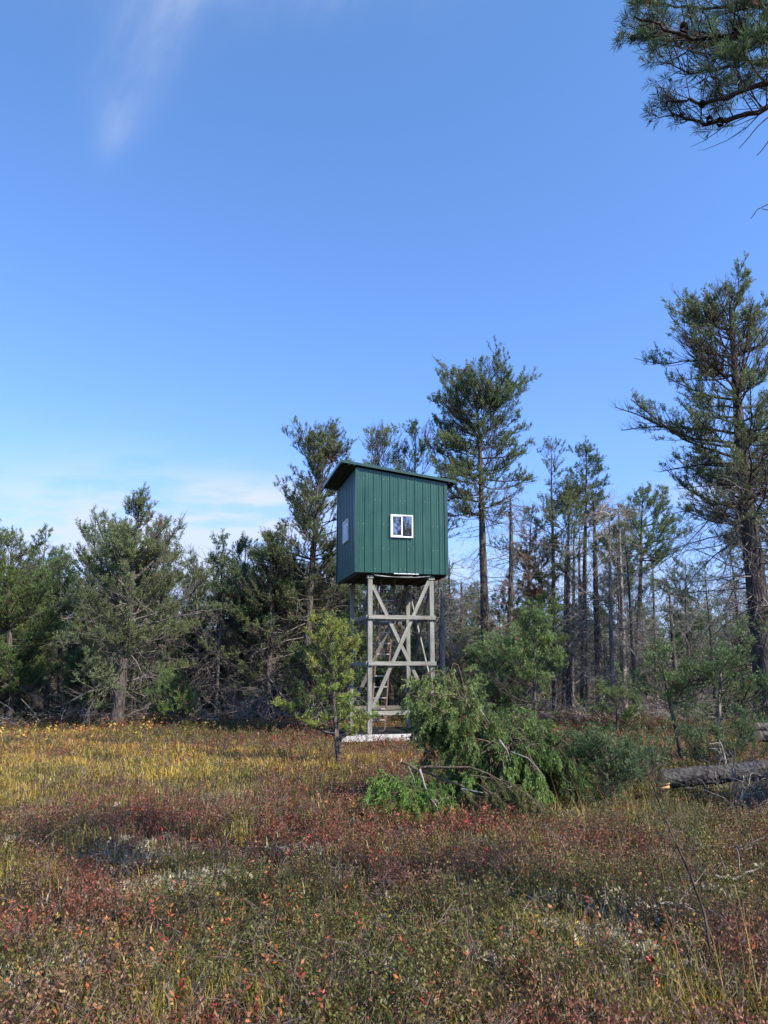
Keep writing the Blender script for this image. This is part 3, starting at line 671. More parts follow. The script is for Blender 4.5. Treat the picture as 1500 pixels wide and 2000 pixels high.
hero('pine_tree', 'great thick trunked pine towering over the right edge of the clearing', 'pine tree', 1502, 20.5, 1420, 535,
     dict(seed=30, r=0.33, cb=5.2, R=2.0, wh=0.40, nb=(4, 7), dens=0.54, fc=OLIVE*0.85, fc2=OLIVE*1.15, tc=BARK*0.75, bc=BARK_DK, dead=90, dz=(3.2, 6.8), dl=2.6, de=-8, dup=-0.35, dt=7,
          e0=-8, e1=32, up=0.45, sides=14, tap=0.75, wave=0.06,
          prof=[(0, .75), (.12, .95), (.3, 1.0), (.5, .82), (.72, .72), (.88, .55), (1, .12)],
          limbs=[(7.4, 3.15, 2.35, 0.02, 0.25), (9.3, 3.1, 2.0, 0.15, 0.3), (10.6, 3.2, 1.8, 0.2, 0.25), (7.9, 2.8, 2.0, 0.1, 0.3), (6.2, 3.3, 1.9, -0.1, 0.3), (11.4, 3.0, 1.4, 0.3, 0.3)]))
hero('pine_tree', 'slimmer pine half hidden behind the great right hand pine', 'pine tree', 1520, 25, 1500, 760,
     dict(seed=31, r=0.16, cb=5.5, R=1.9, wh=0.40, nb=(3, 6), dens=0.62, fc=DARKG*1.3, fc2=OLIVE*.8, dead=60, dl=1.8, dz=(2, 6.5)))
hero('pine_tree', 'mid green pine filling the gap right of the tall pine trunk', 'pine tree', 1030, 32, 1035, 985,
     dict(seed=32, r=0.11, cb=4.4, R=1.5, wh=0.42, nb=(3, 5), dens=0.6, fc=GREEN, fc2=OLIVE, dead=50, dl=1.3))
hero('pine_tree', 'pine with layered olive crown standing just in front of the spruce', 'pine tree', 1112, 30, 1108, 925,
     dict(seed=33, r=0.12, cb=5.6, R=1.5, wh=0.45, nb=(3, 5), dens=0.56, fc=OLIVE*.9, fc2=OLIVE*1.15, dead=60, dl=1.3))
hero('pine_tree', 'short pine with a dead rusty brown top behind the feathery young pine', 'pine tree', 1046, 25.5, 1045, 1140,
     dict(seed=34, r=0.08, cb=1.6, R=1.0, wh=0.32, nb=(3, 6), dens=0.74, fc=GREEN, fc2=FRESH, dead=20, dl=.9, rust=[((0, 0, 4.75), .75)]))
hero('dead_pine', 'grey dead pine with fine drooping branches left of the swept green pine', 'dead tree', 1198, 28.5, 1190, 1000,
     dict(seed=35, r=0.09, cb=6.0, R=1, live=False, dead=65, dz=(2.0, 8.0), dl=1.5, dup=-0.7, de=8, tc=GREYW*0.6, dc=GREYW*1.2, dt=6, dr=.006, tap=0.5))
# bare poles seen against the sky on the right
for k, (bx, tx, ty, Y, r, lab) in enumerate([
    (1118, 1122, 1010, 33, .08, 'straight bare pole pine just left of the dead drooping pine'),
    (1138, 1130, 1040, 35, .08, 'second bare pole crowded against the dead drooping pine'),
    (1100, 1108, 1050, 31, .07, 'pale bare pole forking right of the tall pine trunk'),
    (1188, 1180, 1245, 29, .09, 'short snapped trunk with splintered orange tip behind the brush'),
    (1325, 1308, 1155, 30, .09, 'leaning scaly dead trunk with blunt top in the gap on the right'),
    (1452, 1440, 1170, 30, .10, 'blunt dead pole standing left of the great right hand pine'),
    (1490, 1458, 1110, 27, .10, 'dark leaning pole touching the great right hand pine'),
    (1285, 1274, 1100, 36, .07, 'thin grey pole behind the snapped trunks on the right'),
    (905, 900, 1130, 31, .09, 'dark bare trunk right behind the tower leg'),
    (868, 862, 1150, 26, .11, 'thick dark trunk close behind the right tower leg')]):
    hero('dead_pine', lab, 'dead tree', bx, Y, tx, ty, dict(seed=40+k, r=r, cb=5, R=1, live=False, dead=40, dz=(0.8, Hat(tx, ty, Y)-0.1), dl=1.0, dup=-0.3, tc=(GREYW*.7 if k % 3 == 0 else BARK), dc=GREYW, dt=6, tap=0.35), )

# --- young trees in front
def young(label, bx, by, tx, ty, p, cat='young pine', name='young_pine'):
    g = G(bx, by); T = P(tx, ty, g[1]); p['H'] = float(T[2])*.95; p['lean'] = (float(T[0]-g[0]), 0)
    return tree(name, label, cat, p, g[0], g[1])
young('bright green sapling with crooked stem standing in front of the tower', 662, 1502, 640, 1228,
      dict(seed=60, r=0.045, cb=0.55, R=0.72, rf=1, wh=0.22, nb=(3, 5), dens=0.66, fc=np.array([.22, .31, .07]), fc2=np.array([.33, .34, .08]), tc=BARK, dead=12, dl=0.5, dz=(.3, 2), k=19, nl=0.055, nw=0.013, tw=0.09, ss=.06, shl=.09, sl=.45, up=0.7, wave=0.2, cell=0.5, rustp=0.03,
           prof=[(0, .9), (.25, .62), (.45, .62), (.62, .7), (.74, 1.15), (.9, .95), (1, .35)], limbs=[(0.55, 2.9, 1.2, 0.12, 0.5), (0.45, 0.3, 0.9, 0.3, 0.6)]))
young('small bushy green pine at the edge of the left woods', 338, 1425, 335, 1322,
      dict(seed=61, r=0.05, cb=0.3, R=0.75, wh=0.2, nb=(4, 7), dens=0.85, fc=GREEN*1.2, fc2=FRESH, dead=4, dl=.5, k=14, tw=.09))
young('light green young pine with feathery top behind the cut brush', 1045, 1452, 1042, 1178,
      dict(seed=62, r=0.06, cb=0.5, R=1.1, rf=1.0, wh=0.26, nb=(3, 6), dens=0.62, fc=GREEN*1.4, fc2=FRESH*1.4, dead=8, dl=.6, k=14, tw=.10, up=0.8, e1=65))
young('dark green young pine left of the feathery one behind the cut brush', 955, 1442, 965, 1262,
      dict(seed=63, r=0.05, cb=0.4, R=1.05, wh=0.24, nb=(4, 7), dens=0.75, fc=GREEN*.95, fc2=GREEN*1.35, dead=6, dl=.6, k=14, tw=.10))
young('leaning young pine with thin dark stem left of the log', 1334, 1488, 1292, 1290,
      dict(seed=64, r=0.05, cb=1.0, R=0.95, wh=0.26, nb=(3, 6), dens=0.62, fc=GREEN*.9, fc2=GREEN*1.2, dead=14, dl=.7, tc=BARK_DK, k=13, tw=.10))
young('young pine with spreading needled boughs behind the log', 1402, 1490, 1408, 1270,
      dict(seed=65, r=0.045, cb=0.8, R=1.15, wh=0.26, nb=(3, 6), dens=0.62, fc=GREEN*.85, fc2=GREEN*1.15, dead=12, dl=.7, tc=GREYW*.6, k=13, tw=.10))
young('small green pine below the great right hand pine', 1482, 1440, 1478, 1340,
      dict(seed=66, r=0.04, cb=0.3, R=0.8, wh=0.22, nb=(4, 6), dens=0.75, fc=GREEN, fc2=FRESH*.9, dead=3, dl=.5, k=13, tw=.09))
young('low yellow green shrub pine in front of the dead trunks right of the brush', 1205, 1440, 1205, 1350,
      dict(seed=67, r=0.035, cb=0.2, R=0.75, wh=0.2, nb=(3, 6), dens=0.7, fc=FRESH, fc2=OLIVE*1.2, dead=8, dl=.5, k=13, tw=.09))

young('low dark green juniper like shrub at the right end of the brush pile', 1185, 1572, 1185, 1482,
      dict(seed=68, r=0.02, cb=0.05, R=0.62, wh=0.10, nb=(4, 7), dens=0.85, fc=DARKG, fc2=GREEN, dead=0, k=15, tw=.07, nl=.05, nw=.012, prof=[(0, 1), (.5, .8), (1, .2)]), 'shrub', 'green_shrub')
young('low green shrub between the brush pile and the log', 1255, 1552, 1250, 1492,
      dict(seed=69, r=0.02, cb=0.05, R=0.55, wh=0.10, nb=(4, 7), dens=0.8, fc=DARKG*1.2, fc2=OLIVE, dead=0, k=15, tw=.07, nl=.05, nw=.012, prof=[(0, 1), (.5, .8), (1, .2)]), 'shrub', 'green_shrub')
young('spreading dark green shrub behind the log', 1420, 1512, 1420, 1455,
      dict(seed=70, r=0.02, cb=0.05, R=0.7, wh=0.10, nb=(4, 7), dens=0.75, fc=DARKG*1.1, fc2=GREEN, dead=0, k=15, tw=.07, nl=.05, nw=.012, prof=[(0, 1), (.5, .8), (1, .2)]), 'shrub', 'green_shrub')
# --- forest behind: a few kinds, copied
FG = 'pines standing inside the forest'
KIN = {}
def kin(key, name, label, cat, p, group):
    KIN[key] = tree(name, label, cat, p, 0, 0, 0, group, z=0)
L_BUSHY = 'bushy green pine among the many inside the forest'
L_THIN = 'thin crowned pine among the many inside the forest'
L_DARK = 'low dark pine growing under the taller forest pines'
L_DEAD = 'dead twiggy grey pine among the many inside the forest'
L_POLE = 'tall bare stemmed pine with small crown deep in the forest'
kin('bushy', 'pine_tree', L_BUSHY, 'pine tree', dict(seed=101, H=7.2, r=0.11, cb=1.5, R=1.45, wh=0.42, nb=(3, 5), dens=0.60, fc=GREEN*.95, fc2=OLIVE, dead=40, dl=1.4, k=9, nw=.025, nl=.10, tw=.12), 'bushy pines inside the forest')
kin('bushy2', 'pine_tree', L_BUSHY, 'pine tree', dict(seed=102, H=6.6, r=0.12, cb=1.0, R=1.6, wh=0.42, nb=(3, 5), dens=0.58, fc=OLIVE*.8, fc2=OLIVE*1.1, dead=40, dl=1.5, k=9, nw=.025, nl=.10, tw=.12), 'bushy pines inside the forest')
kin('thin', 'pine_tree', L_THIN, 'pine tree', dict(seed=103, H=7.6, r=0.10, cb=3.2, R=1.25, wh=0.40, nb=(3, 5), dens=0.66, fc=GREEN*.85, fc2=OLIVE, dead=60, dl=1.3, k=9, nw=.025, nl=.10, tw=.12), 'thin pines inside the forest')
kin('thin2', 'pine_tree', L_THIN, 'pine tree', dict(seed=104, H=7.0, r=0.09, cb=4.2, R=1.1, wh=0.5, nb=(2, 4), dens=0.55, fc=DARKG*1.3, fc2=OLIVE*.9, dead=70, dl=1.2, k=9, nw=.025, nl=.10, tw=.12, wave=.12), 'thin pines inside the forest')
kin('dark', 'young_pine', L_DARK, 'young pine', dict(seed=105, H=3.6, r=0.06, cb=0.5, R=1.25, wh=0.3, nb=(4, 6), dens=0.75, fc=DARKG*1.1, fc2=GREEN, dead=10, dl=.8, k=9, nw=.025, nl=.10, tw=.12), 'low dark pines under the forest')
kin('dead', 'dead_pine', L_DEAD, 'dead tree', dict(seed=106, H=6.4, r=0.08, cb=3, R=1, live=False, dead=95, dz=(.4, 6.2), dl=1.25, tc=BARK, dc=GREYW*.95, dt=7, tap=.6), 'dead grey pines inside the forest')
kin('dead2', 'dead_pine', L_DEAD, 'dead tree', dict(seed=107, H=5.2, r=0.07, cb=3, R=1, live=False, dead=95, dz=(.3, 5.0), dl=1.4, dup=-.6, tc=GREYW*.6, dc=GREYW*.8, dt=7, tap=.5, wave=.15), 'dead grey pines inside the forest')
kin('pole', 'pine_tree', L_POLE, 'pine tree', dict(seed=108, H=9.2, r=0.11, cb=6.8, R=1.15, wh=0.42, nb=(2, 5), dens=0.58, fc=GREEN*.85, fc2=OLIVE, dead=70, dz=(1, 7.4), dl=1.2, k=9, nw=.025, nl=.10, tw=.12), 'bare stemmed pines deep in the forest')
LAB = dict(bushy=L_BUSHY, bushy2=L_BUSHY, thin=L_THIN, thin2=L_THIN, dark=L_DARK, dead=L_DEAD, dead2=L_DEAD, pole=L_POLE)
def forest():
    rng = np.random.default_rng(5); used = set(); pts = []
    made = []
    def put(key, x, y, sc):
        rz = rng.random()*6.28; loc = (x, y, float(gh(x, y)))
        if key in used: made.append((key, x, y, dup(KIN[key], loc, rz, sc)))
        else:
            made.append((key, x, y, KIN[key]))
            o = KIN[key]; o.location = loc; o.rotation_euler = (0, 0, rz); o.scale = (sc,)*3; used.add(key)
    def pick(n, x0, x1, y0, y1, keys, w, s0, s1, md):
        c = 0
        for _ in range(n*30):
            y = y0+(y1-y0)*rng.random()**0.9; px = x0+(x1-x0)*rng.random(); x = Xat(px, y, 1380)
            if any((x-a)**2+(y-b)**2 < md*md for a, b in pts): continue
            pts.append((x, y)); put(str(rng.choice(keys, p=w)), x, y, s0+(s1-s0)*rng.random()); c += 1
            if c >= n: break
    # left woods: close and thick
    pick(46, -120, 640, 25.5, 34, ['bushy', 'bushy2', 'thin', 'thin2', 'dead', 'dead2', 'dark'], [.20, .20, .14, .10, .12, .12, .12], .72, .98, .95)
    pick(44, -150, 640, 34, 52, ['bushy', 'bushy2', 'thin', 'thin2', 'dead', 'dark'], [.24, .22, .14, .14, .16, .10], .85, 1.05, 1.2)
    # behind the tower
    pick(16, 640, 930, 26.5, 36, ['thin', 'thin2', 'dead', 'bushy2', 'dark'], [.25, .2, .25, .15, .15], .75, 1.0, .9)
    pick(16, 620, 950, 36, 52, ['bushy', 'bushy2', 'thin', 'dead', 'pole'], [.2, .2, .2, .2, .2], .8, 1.0, 1.2)
    # right woods: open, bare stems
    pick(18, 930, 1620, 28, 38, ['pole', 'thin2', 'dead', 'thin', 'dark'], [.26, .20, .06, .22, .26], .70, 1.05, 1.1)
    pick(40, 930, 1700, 38, 62, ['pole', 'thin', 'thin2', 'dead', 'dead2', 'bushy', 'dark'], [.18, .22, .16, .07, .03, .22, .12], .72, 1.0, 1.2)
    WORD = dict(bushy='bushy green pine', bushy2='olive bushy pine', thin='thin crowned pine', thin2='crooked thin pine', dark='low dark pine', dead='twiggy dead pine', dead2='drooping dead pine', pole='tall bare stemmed pine')
    MARK = [(20, 'behind the left edge pine'), (118, 'behind the rounded green pine'), (250, 'behind the big spreading pine'), (335, 'above the small bushy pine'), (430, 'behind the slender tufted pine'), (530, 'behind the very dark pine'), (600, 'behind the ragged pine left of the cabin'),
            (690, 'behind the left tower legs'), (765, 'behind the tower ladder'), (845, 'behind the right tower leg'), (950, 'beyond the tall round crowned pine'), (1045, 'beyond the feathery young pine'), (1160, 'beyond the dead drooping pine'), (1250, 'beyond the swept green pine'), (1340, 'beyond the leaning young pine'), (1440, 'left of the great right hand pine'), (1540, 'behind the great right hand pine')]
    g = {}
    for key, x, y, o in made:
        d = y*math.cos(PITCH)-EYE*math.sin(PITCH); px = 750+FPX*x/d; mk = min(MARK, key=lambda m: abs(m[0]-px))[1]
        dw = 'near' if y < 30 else 'further back' if y < 38 else 'deep in'
        base = WORD[key]+(' in the first rows ' if y < 30 else ' further back ' if y < 38 else ' deep in the forest ')+mk
        g.setdefault(base, []).append((px, o))
    for base, l in g.items():
        l.sort(key=lambda q: q[0])
        for i, (px, o) in enumerate(l):
            o['label'] = base if len(l) == 1 else (['left', 'right'][i] if len(l) == 2 else ['left', 'middle', 'right'][i] if len(l) == 3 else ['leftmost', 'second', 'third', 'fourth', 'fifth', 'sixth', 'seventh'][min(i, 6)])+' '+base
forest()
def far_wood():
    "beyond 60 m the trees read as one mass"
    rng = np.random.default_rng(9); fo, tr = Acc(), Acc()
    n = 420; y = 58+60*rng.random(n); x = (rng.random(n)*2-1)*y*0.75; H = 5.6+2.6*rng.random(n)
    base = np.c_[x, y, np.zeros(n)]
    tubes(fo, np.stack([base, base+np.c_[np.zeros((n, 2)), H*0.5], base+np.c_[rng.normal(size=(n, 2))*.1, H*0.97]], 1), np.array([[.11, .07, .015]])*np.ones((n, 1)), 4, BARK)
    m = 260; i = np.repeat(np.arange(n), m); f = rng.random(len(i)); z = H[i]*(0.22+0.78*f)
    r = (1.5*(1-f)**0.7+0.12)*np.sqrt(rng.random(len(i))); a = rng.random(len(i))*6.283
    q = base[i]+np.c_[r*np.cos(a), r*np.sin(a), z]
    d = nrm(np.c_[np.cos(a), np.sin(a), 0.5+0.4*rng.random(len(i))]+rng.normal(size=(len(i), 3))*.5)*0.30
    w = (GREEN*0.9)[None]*(0.5+0.9*rng.random((n, 1)))[i]*(0.7+0.6*rng.random((len(i), 1)))
    g = rng.random(n) < 0.3; w[g[i]] = GREYW*0.5
    needles(fo, rng, q, q+d, 3, 0.24, 0.085, w, 0.9, 0.2)
    o = link('distant_wood', fo.mesh('distant_wood', M_NEEDLE)); o['kind'] = 'stuff'
    o['label'] = 'distant pine forest closing the view behind the bare trunks'; o['category'] = 'forest'
far_wood()
def brushwood():
    "tangle of fallen dead branches on the forest floor"
    rng = np.random.default_rng(77); a = Acc(); n = 3000
    y = 24.2+14*rng.random(n)**1.3; x = (rng.random(n)*2-1)*y*0.62
    k = ~((np.abs(x-0.5) < 2.6) & (y < 24.5)); x = x[k]; y = y[k]; n = len(x)
    p = np.c_[x, y, 0.02+0.35*rng.random(n)**2]; az = rng.random(n)*6.283; e = np.radians(rng.normal(size=n)*26+18)
    d = np.c_[np.cos(az)*np.cos(e), np.sin(az)*np.cos(e), np.sin(e)]; L_ = 0.4+1.3*rng.random(n)**1.6
    B = grow(p, d, L_, 6, -0.5, 0.16, rng); c = GREYW*(0.5+0.75*rng.random((n, 1)))
    tubes(a, B, (0.005+0.010*rng.random((n, 1)))*np.linspace(1, .3, 6)[None], 3, c)
    bi = np.repeat(np.arange(n), 5); pos, tan = lerp_poly(B, bi, 0.15+.85*rng.random(len(bi)))
    T = grow(pos, nrm(tan+rng.normal(size=(len(bi), 3))*.8), L_[bi]*.4*(.3+rng.random(len(bi))), 4, -.1, .2, rng)
    tubes(a, T, np.full((len(T), 4), .0055), 3, c[bi])
    o = link('brushwood', a.mesh('brushwood', M_TWIG)); o['kind'] = 'stuff'; o['label'] = 'tangle of dead grey branches on the forest floor'; o['category'] = 'brushwood'
brushwood()

# ------------------------------------------------------------------ the near pine whose boughs hang into the top right corner
def near_pine():
    tx, ty, H = 3.9, 4.0, 8.6
    t = thing('pine_tree', 'near pine whose needled boughs with cones hang into the top right corner', 'pine tree', (tx, ty, float(gh(tx, ty))))
    rng = np.random.default_rng(200); tr, br, fo = Acc(), Acc(), Acc()
    z = np.linspace(-0.1, H, 26); pts = np.c_[0.15*np.sin(z*.5), 0.1*np.sin(z*.4+1), z]; closed_tube(tr, pts, 0.15*(1-z.clip(0)/H)**.8+.012, 12, BARK)
    o = np.array([tx, ty, 0.])
    p = dict(seed=200, bc=BARK_DK*0.8, fc=DARKG*.8, fc2=GREEN*.75, dens=0.70, cell=0.22, tw=0.085, sl=0.17, sb=0.10, ss=0.08, shl=0.065, k=30, nl=0.058, nw=0.0036, spread=1.0, tr=0.0035, t0=0.12, tz=0.25, tup=0.5, sup=0.35, rustp=.02, nup=.05)
    limbs = [ # each a limb seen in the photograph, from the stem outwards
        [(1720, 60, 3.9), (1560, 55, 3.85), (1470, 72, 3.8), (1390, 78, 3.75), (1330, 70, 3.7), (1285, 50, 3.65), (1240, 36, 3.6)],
        [(1720, 80, 4.1), (1560, 65, 4.1), (1460, 80, 4.1), (1370, 82, 4.1), (1300, 78, 4.1), (1270, 75, 4.1), (1232, 80, 4.1)],
        [(1720, 110, 3.7), (1560, 140, 3.7), (1500, 158, 3.7), (1440, 185, 3.7), (1375, 203, 3.75), (1335, 200, 3.8), (1300, 205, 3.85)],
        [(1720, 150, 4.0), (1580, 185, 4.0), (1500, 210, 4.0), (1440, 232, 4.0), (1380, 248, 4.0), (1340, 235, 4.0), (1305, 215, 4.0)],
        [(1720, 20, 4.3), (1600, 0, 4.3), (1520, 5, 4.3), (1440, 20, 4.3), (1380, 20, 4.3), (1320, 15, 4.3), (1260, 2, 4.3)],
        [(1700, -40, 4.2), (1600, -40, 4.2), (1520, -40, 4.2), (1440, -30, 4.2), (1360, -35, 4.1), (1300, -30, 4.1), (1240, -30, 4.1)],
        [(1640, 100, 3.9), (1560, 110, 3.9), (1500, 120, 3.9), (1440, 130, 3.9), (1380, 140, 3.9), (1340, 145, 3.9), (1290, 125, 3.9)],
        [(1640, 60, 3.8), (1560, 70, 3.8), (1500, 75, 3.8), (1450, 95, 3.8), (1400, 115, 3.8), (1380, 150, 3.8), (1370, 180, 3.8)]]
    B = np.array([[P(*q)-o for q in l] for l in limbs])
    st = np.repeat(np.array([[0.05, 0.03, 1]])*1.0, len(B), 0); st[:, 2] = B[:, 0, 2]-0.15; B[:, 0] = st
    Lb = np.linalg.norm(np.diff(B, axis=1), axis=2).sum(1)
    # smooth them into finer lines with a little wobble
    f = np.linspace(0, 1, 19); BB = np.stack([lerp_poly(B, np.arange(len(B)), np.full(len(B), a))[0] for a in f], 1); BB[:, 1:-1] += rng.normal(size=BB[:, 1:-1].shape)*0.008
    tubes(br, BB, np.linspace(0.022, 0.005, 19)[None]*np.array([1, 1, 1, 1, .8, .8, .6, .6])[:, None], 6, p['bc'])
    foliate(br, fo, rng, BB, Lb, dict(p, tw=0.042))
    # bare hanging twigs
    for l in ([(1500, 232), (1480, 250), (1462, 272), (1444, 293)], [(1512, 262), (1499, 282), (1488, 297), (1478, 307)], [(1540, 390), (1500, 402), (1480, 412), (1467, 430)], [(1540, 405), (1515, 413), (1500, 413), (1488, 411)]):
        pt = np.array([P(a, b, 3.9)-o for a, b in l]); tubes(br, pt, np.array([.004, .003, .0025, .002]), 5, p['bc'])
    pt = np.array([[0, 0, P(1540, 390, 3.9)[2]-.1], P(1620, 395, 3.9)-o, P(1540, 392, 3.9)-o]); tubes(br, pt, np.array([.01, .006, .004]), 5, p['bc'])
    pt = np.array([P(1620, 180, 3.9)-o, P(1540, 225, 3.9)-o, P(1500, 232, 3.9)-o]); tubes(br, pt, np.array([.009, .006, .004]), 5, p['bc'])
    # rest of the crown, out of the picture
    zs = 3.2+5.2*rng.random(46); az = rng.random(46)*6.283
    az = np.where(np.abs((az-2.9+3.14) % 6.28-3.14) < 0.75, az+1.8, az)
    L2 = (2.0*(1-(zs-3.2)/5.6)+.45)*(.7+.5*rng.random(46))
    d = np.c_[np.cos(az), np.sin(az), 0.15+.1*(zs-3.2)]; R2 = grow(np.c_[0*zs, 0*zs, zs], nrm(d), L2, 7, .4, .1, rng)
    # keep it out of the frame: drop limbs that would enter it
    wp = R2+o; dep = wp[:, :, 1]*math.cos(PITCH)+(wp[:, :, 2]-EYE)*math.sin(PITCH); xx = wp[:, :, 0]/np.maximum(dep, .1)
    ok = ((xx > 0.56) | (dep < 0.3)).all(1); R2 = R2[ok]; L2 = L2[ok]
    tubes(br, R2, np.linspace(.02, .005, 7)[None]*np.ones((len(R2), 1)), 4, p['bc'])
    foliate(br, fo, rng, R2, L2, dict(p, tw=0.16, ss=.13, shl=.13, k=14, nl=.06, nw=.008, dens=.8))
    link('trunk', tr.mesh('trunk', M_BARK, True), t); link('branches', br.mesh('branches', M_TWIG), t); link('crown', fo.mesh('crown', M_NEEDLE), t)
    # cones
    for (a, b, Y, s) in ((1336, 58, 3.75, .024), (1374, 74, 3.8, .021), (1394, 80, 3.85, .027), (1326, 84, 4.05, .027), (1437, 66, 3.8, .018), (1407, 242, 3.95, .022), (1386, 237, 3.95, .018), (1372, 207, 3.75, .018), (1237, 78, 4.05, .016)):
        c = P(a, b, Y)-o; cn = Acc(); n1, n2 = 9, 12
        for i in range(n1):
            for j in range(n2):
                th = math.pi*(i+.5)/n1; ph = 2*math.pi*(j+.5*(i % 2))/n2
                dd = np.array([math.sin(th)*math.cos(ph), math.sin(th)*math.sin(ph), math.cos(th)*1.35])
                s1 = np.array([-math.sin(ph), math.cos(ph), 0]); q = dd*s
                cn.add([c+q*.55-s1*s*.3, c+q*.55+s1*s*.3, c+q*1.08+s1*s*.16+np.array([0, 0, s*.12]), c+q*1.08-s1*s*.16+np.array([0, 0, s*.12])], quads=[(0, 1, 2, 3)], col=BARK*.6)
        link('cone', cn.mesh('cone', M_TWIG), t)
near_pine()
# trees behind and beside the camera: they shade the foreground and show in the window glass
for k, (x, y, sc, key) in enumerate(((17.5, -10.5, 2.0, 'thin'), (20.5, -13.5, 2.0, 'bushy'), (14.0, -12.0, 1.6, 'thin'), (14.5, -17, 1.5, 'thin2'), (-6.0, -8.0, 1.05, 'thin2'))):
    dup(KIN[key], (x, y, 0), 1.3*k, sc, ['tall thin pine behind the camera mirrored in the window', 'very tall bushy pine behind the camera on the right', 'tall thin pine behind the camera nearest to it', 'crooked pine standing far behind the camera', 'thin pine to the left behind the camera'][k])

# ------------------------------------------------------------------ cut boughs in front of the tower
def bough(name, label, cat, org, limbs, p, r0=0.03, butt=None):
    "limbs: list of polylines (world points)"
    t = thing(name, label, cat, tuple(org)); rng = np.random.default_rng(p['seed']); br, fo = Acc(), Acc(); o = np.array(org)
    BL = []; LL = []
    for l in limbs:
        q = np.array(l, float)-o; f = np.linspace(0, 1, 13)
        seg = np.r_[0, np.cumsum(np.linalg.norm(np.diff(q, axis=0), axis=1))]; L_ = seg[-1]; seg /= L_
        b = np.stack([np.interp(f, seg, q[:, k]) for k in range(3)], 1); b[1:-1] += rng.normal(size=(11, 3))*0.012*L_/2
        BL.append(b); LL.append(L_)
    B = np.array(BL); LL = np.array(LL)
    rr = r0*np.minimum(1, .2+LL/4)
    tubes(br, B, rr[:, None]*np.linspace(1, .2, 13)[None], 6, p['bc'])
    foliate(br, fo, rng, B, LL, p)
    link('branch', br.mesh('branch', M_TWIG, True), t); link('foliage', fo.mesh('foliage', M_NEEDLE), t)
    if butt is not None:
        a = Acc(); b0 = B[butt][0]; d = b0-B[butt][1]; d /= np.linalg.norm(d); closed_tube(a, np.array([b0-d*.004, b0+d*.006]), np.array([r0*.9, r0*.9]), 12, (1, 1, 1)); link('cut_end', a.mesh('cut_end', M_CUT), t)
    return t
CB = np.array([0.13, 0.10, 0.075])
CP = dict(bc=CB*.8, fc=np.array([.090, .165, .045]), fc2=np.array([.20, .30, .080]), dens=0.72, cell=0.28, tw=0.055, sl=0.34, ss=0.06, shl=0.12, k=32, nl=0.040, nw=0.0095, tr=0.003, t0=0.1, tz=-0.05, tup=-1.1, sup=-0.55, sj=.45, rustp=.01, nup=-.1, spread=.55)
def arch(px0, py0, Y0, px1, py1, Y1, n=5, sag=-.2, over=0.0):
    a = P(px0, py0, Y0); b = P(px1, py1, Y1); t = np.linspace(0, 1, n)[:, None]; q = a+(b-a)*t; q[:, 2] += (over*4*t*(1-t))[:, 0]; q[:, 2] += (sag*t**3)[:, 0]; q[:, 2] = np.maximum(q[:, 2], .05); return q
rg = np.random.default_rng(300)
def fan(n, c0, box, sag=(-.35, 0), over=(.05, .35), Yr=(-.5, .5)):
    out = []
    for _ in range(n):
        ex = box[0]+(box[2]-box[0])*rg.random(); ey = box[1]+(box[3]-box[1])*rg.random()
        dY = Yr[0]+(Yr[1]-Yr[0])*rg.random()
        out.append(arch(c0[0]+rg.normal()*14, c0[1]+rg.normal()*14, c0[2]+rg.normal()*.12, ex, ey, c0[2]+dY, 6, sag[0]+(sag[1]-sag[0])*rg.random(), over[0]+(over[1]-over[0])*rg.random()))
    return out
# the leaning tree top, arching to the left
bough('cut_tree_top', 'tall drooping green cut conifer top leaning in front of the right tower leg', 'cut branch', P(985, 1560, 10.6)*np.array([1, 1, 0]),
      [arch(1000, 1565, 10.6, 812, 1312, 10.9, 6, -.1, .22), arch(985, 1500, 10.6, 822, 1335, 10.7, 6, -.2, .32), arch(930, 1400, 10.7, 860, 1300, 10.9, 6, -.15, .05)]
      + fan(13, (940, 1440, 10.7), (790, 1330, 900, 1480)) + fan(8, (900, 1380, 10.8), (800, 1310, 890, 1450)), dict(CP, seed=301, fc=CP['fc']*.95, fc2=np.array([.24, .30, .10])), .035)
bough('cut_bough', 'dark green hanging bough in the middle of the brush pile', 'cut branch', P(960, 1570, 10.2)*np.array([1, 1, 0]),
      fan(24, (985, 1470, 10.3), (850, 1420, 1120, 1590), Yr=(-.5, .4)), dict(CP, seed=302), .03)
bough('cut_bough', 'green bough spreading to the right end of the brush pile', 'cut branch', P(1090, 1560, 10.6)*np.array([1, 1, 0]),
      fan(24, (1060, 1500, 10.6), (1010, 1410, 1165, 1575), Yr=(-.5, .6)), dict(CP, seed=303, fc=CP['fc']*.85), .03)
bough('cut_bough', 'leafy bough on top of the brush pile before the feathery young pine', 'cut branch', P(1000, 1560, 10.9)*np.array([1, 1, 0]),
      fan(16, (985, 1450, 10.9), (900, 1370, 1080, 1450), Yr=(-.3, .6)), dict(CP, seed=304, fc=CP['fc']*.9), .03)
bough('cut_bough', 'bright green bough low at the left foot of the brush pile', 'cut branch', P(800, 1590, 9.6)*np.array([1, 1, 0]),
      fan(24, (830, 1580, 9.5), (712, 1515, 860, 1600), Yr=(-.6, .2), over=(.08, .25), sag=(-.08, 0)), dict(CP, seed=305, fc=np.array([.14, .25, .05]), fc2=np.array([.19, .30, .06])), .02)
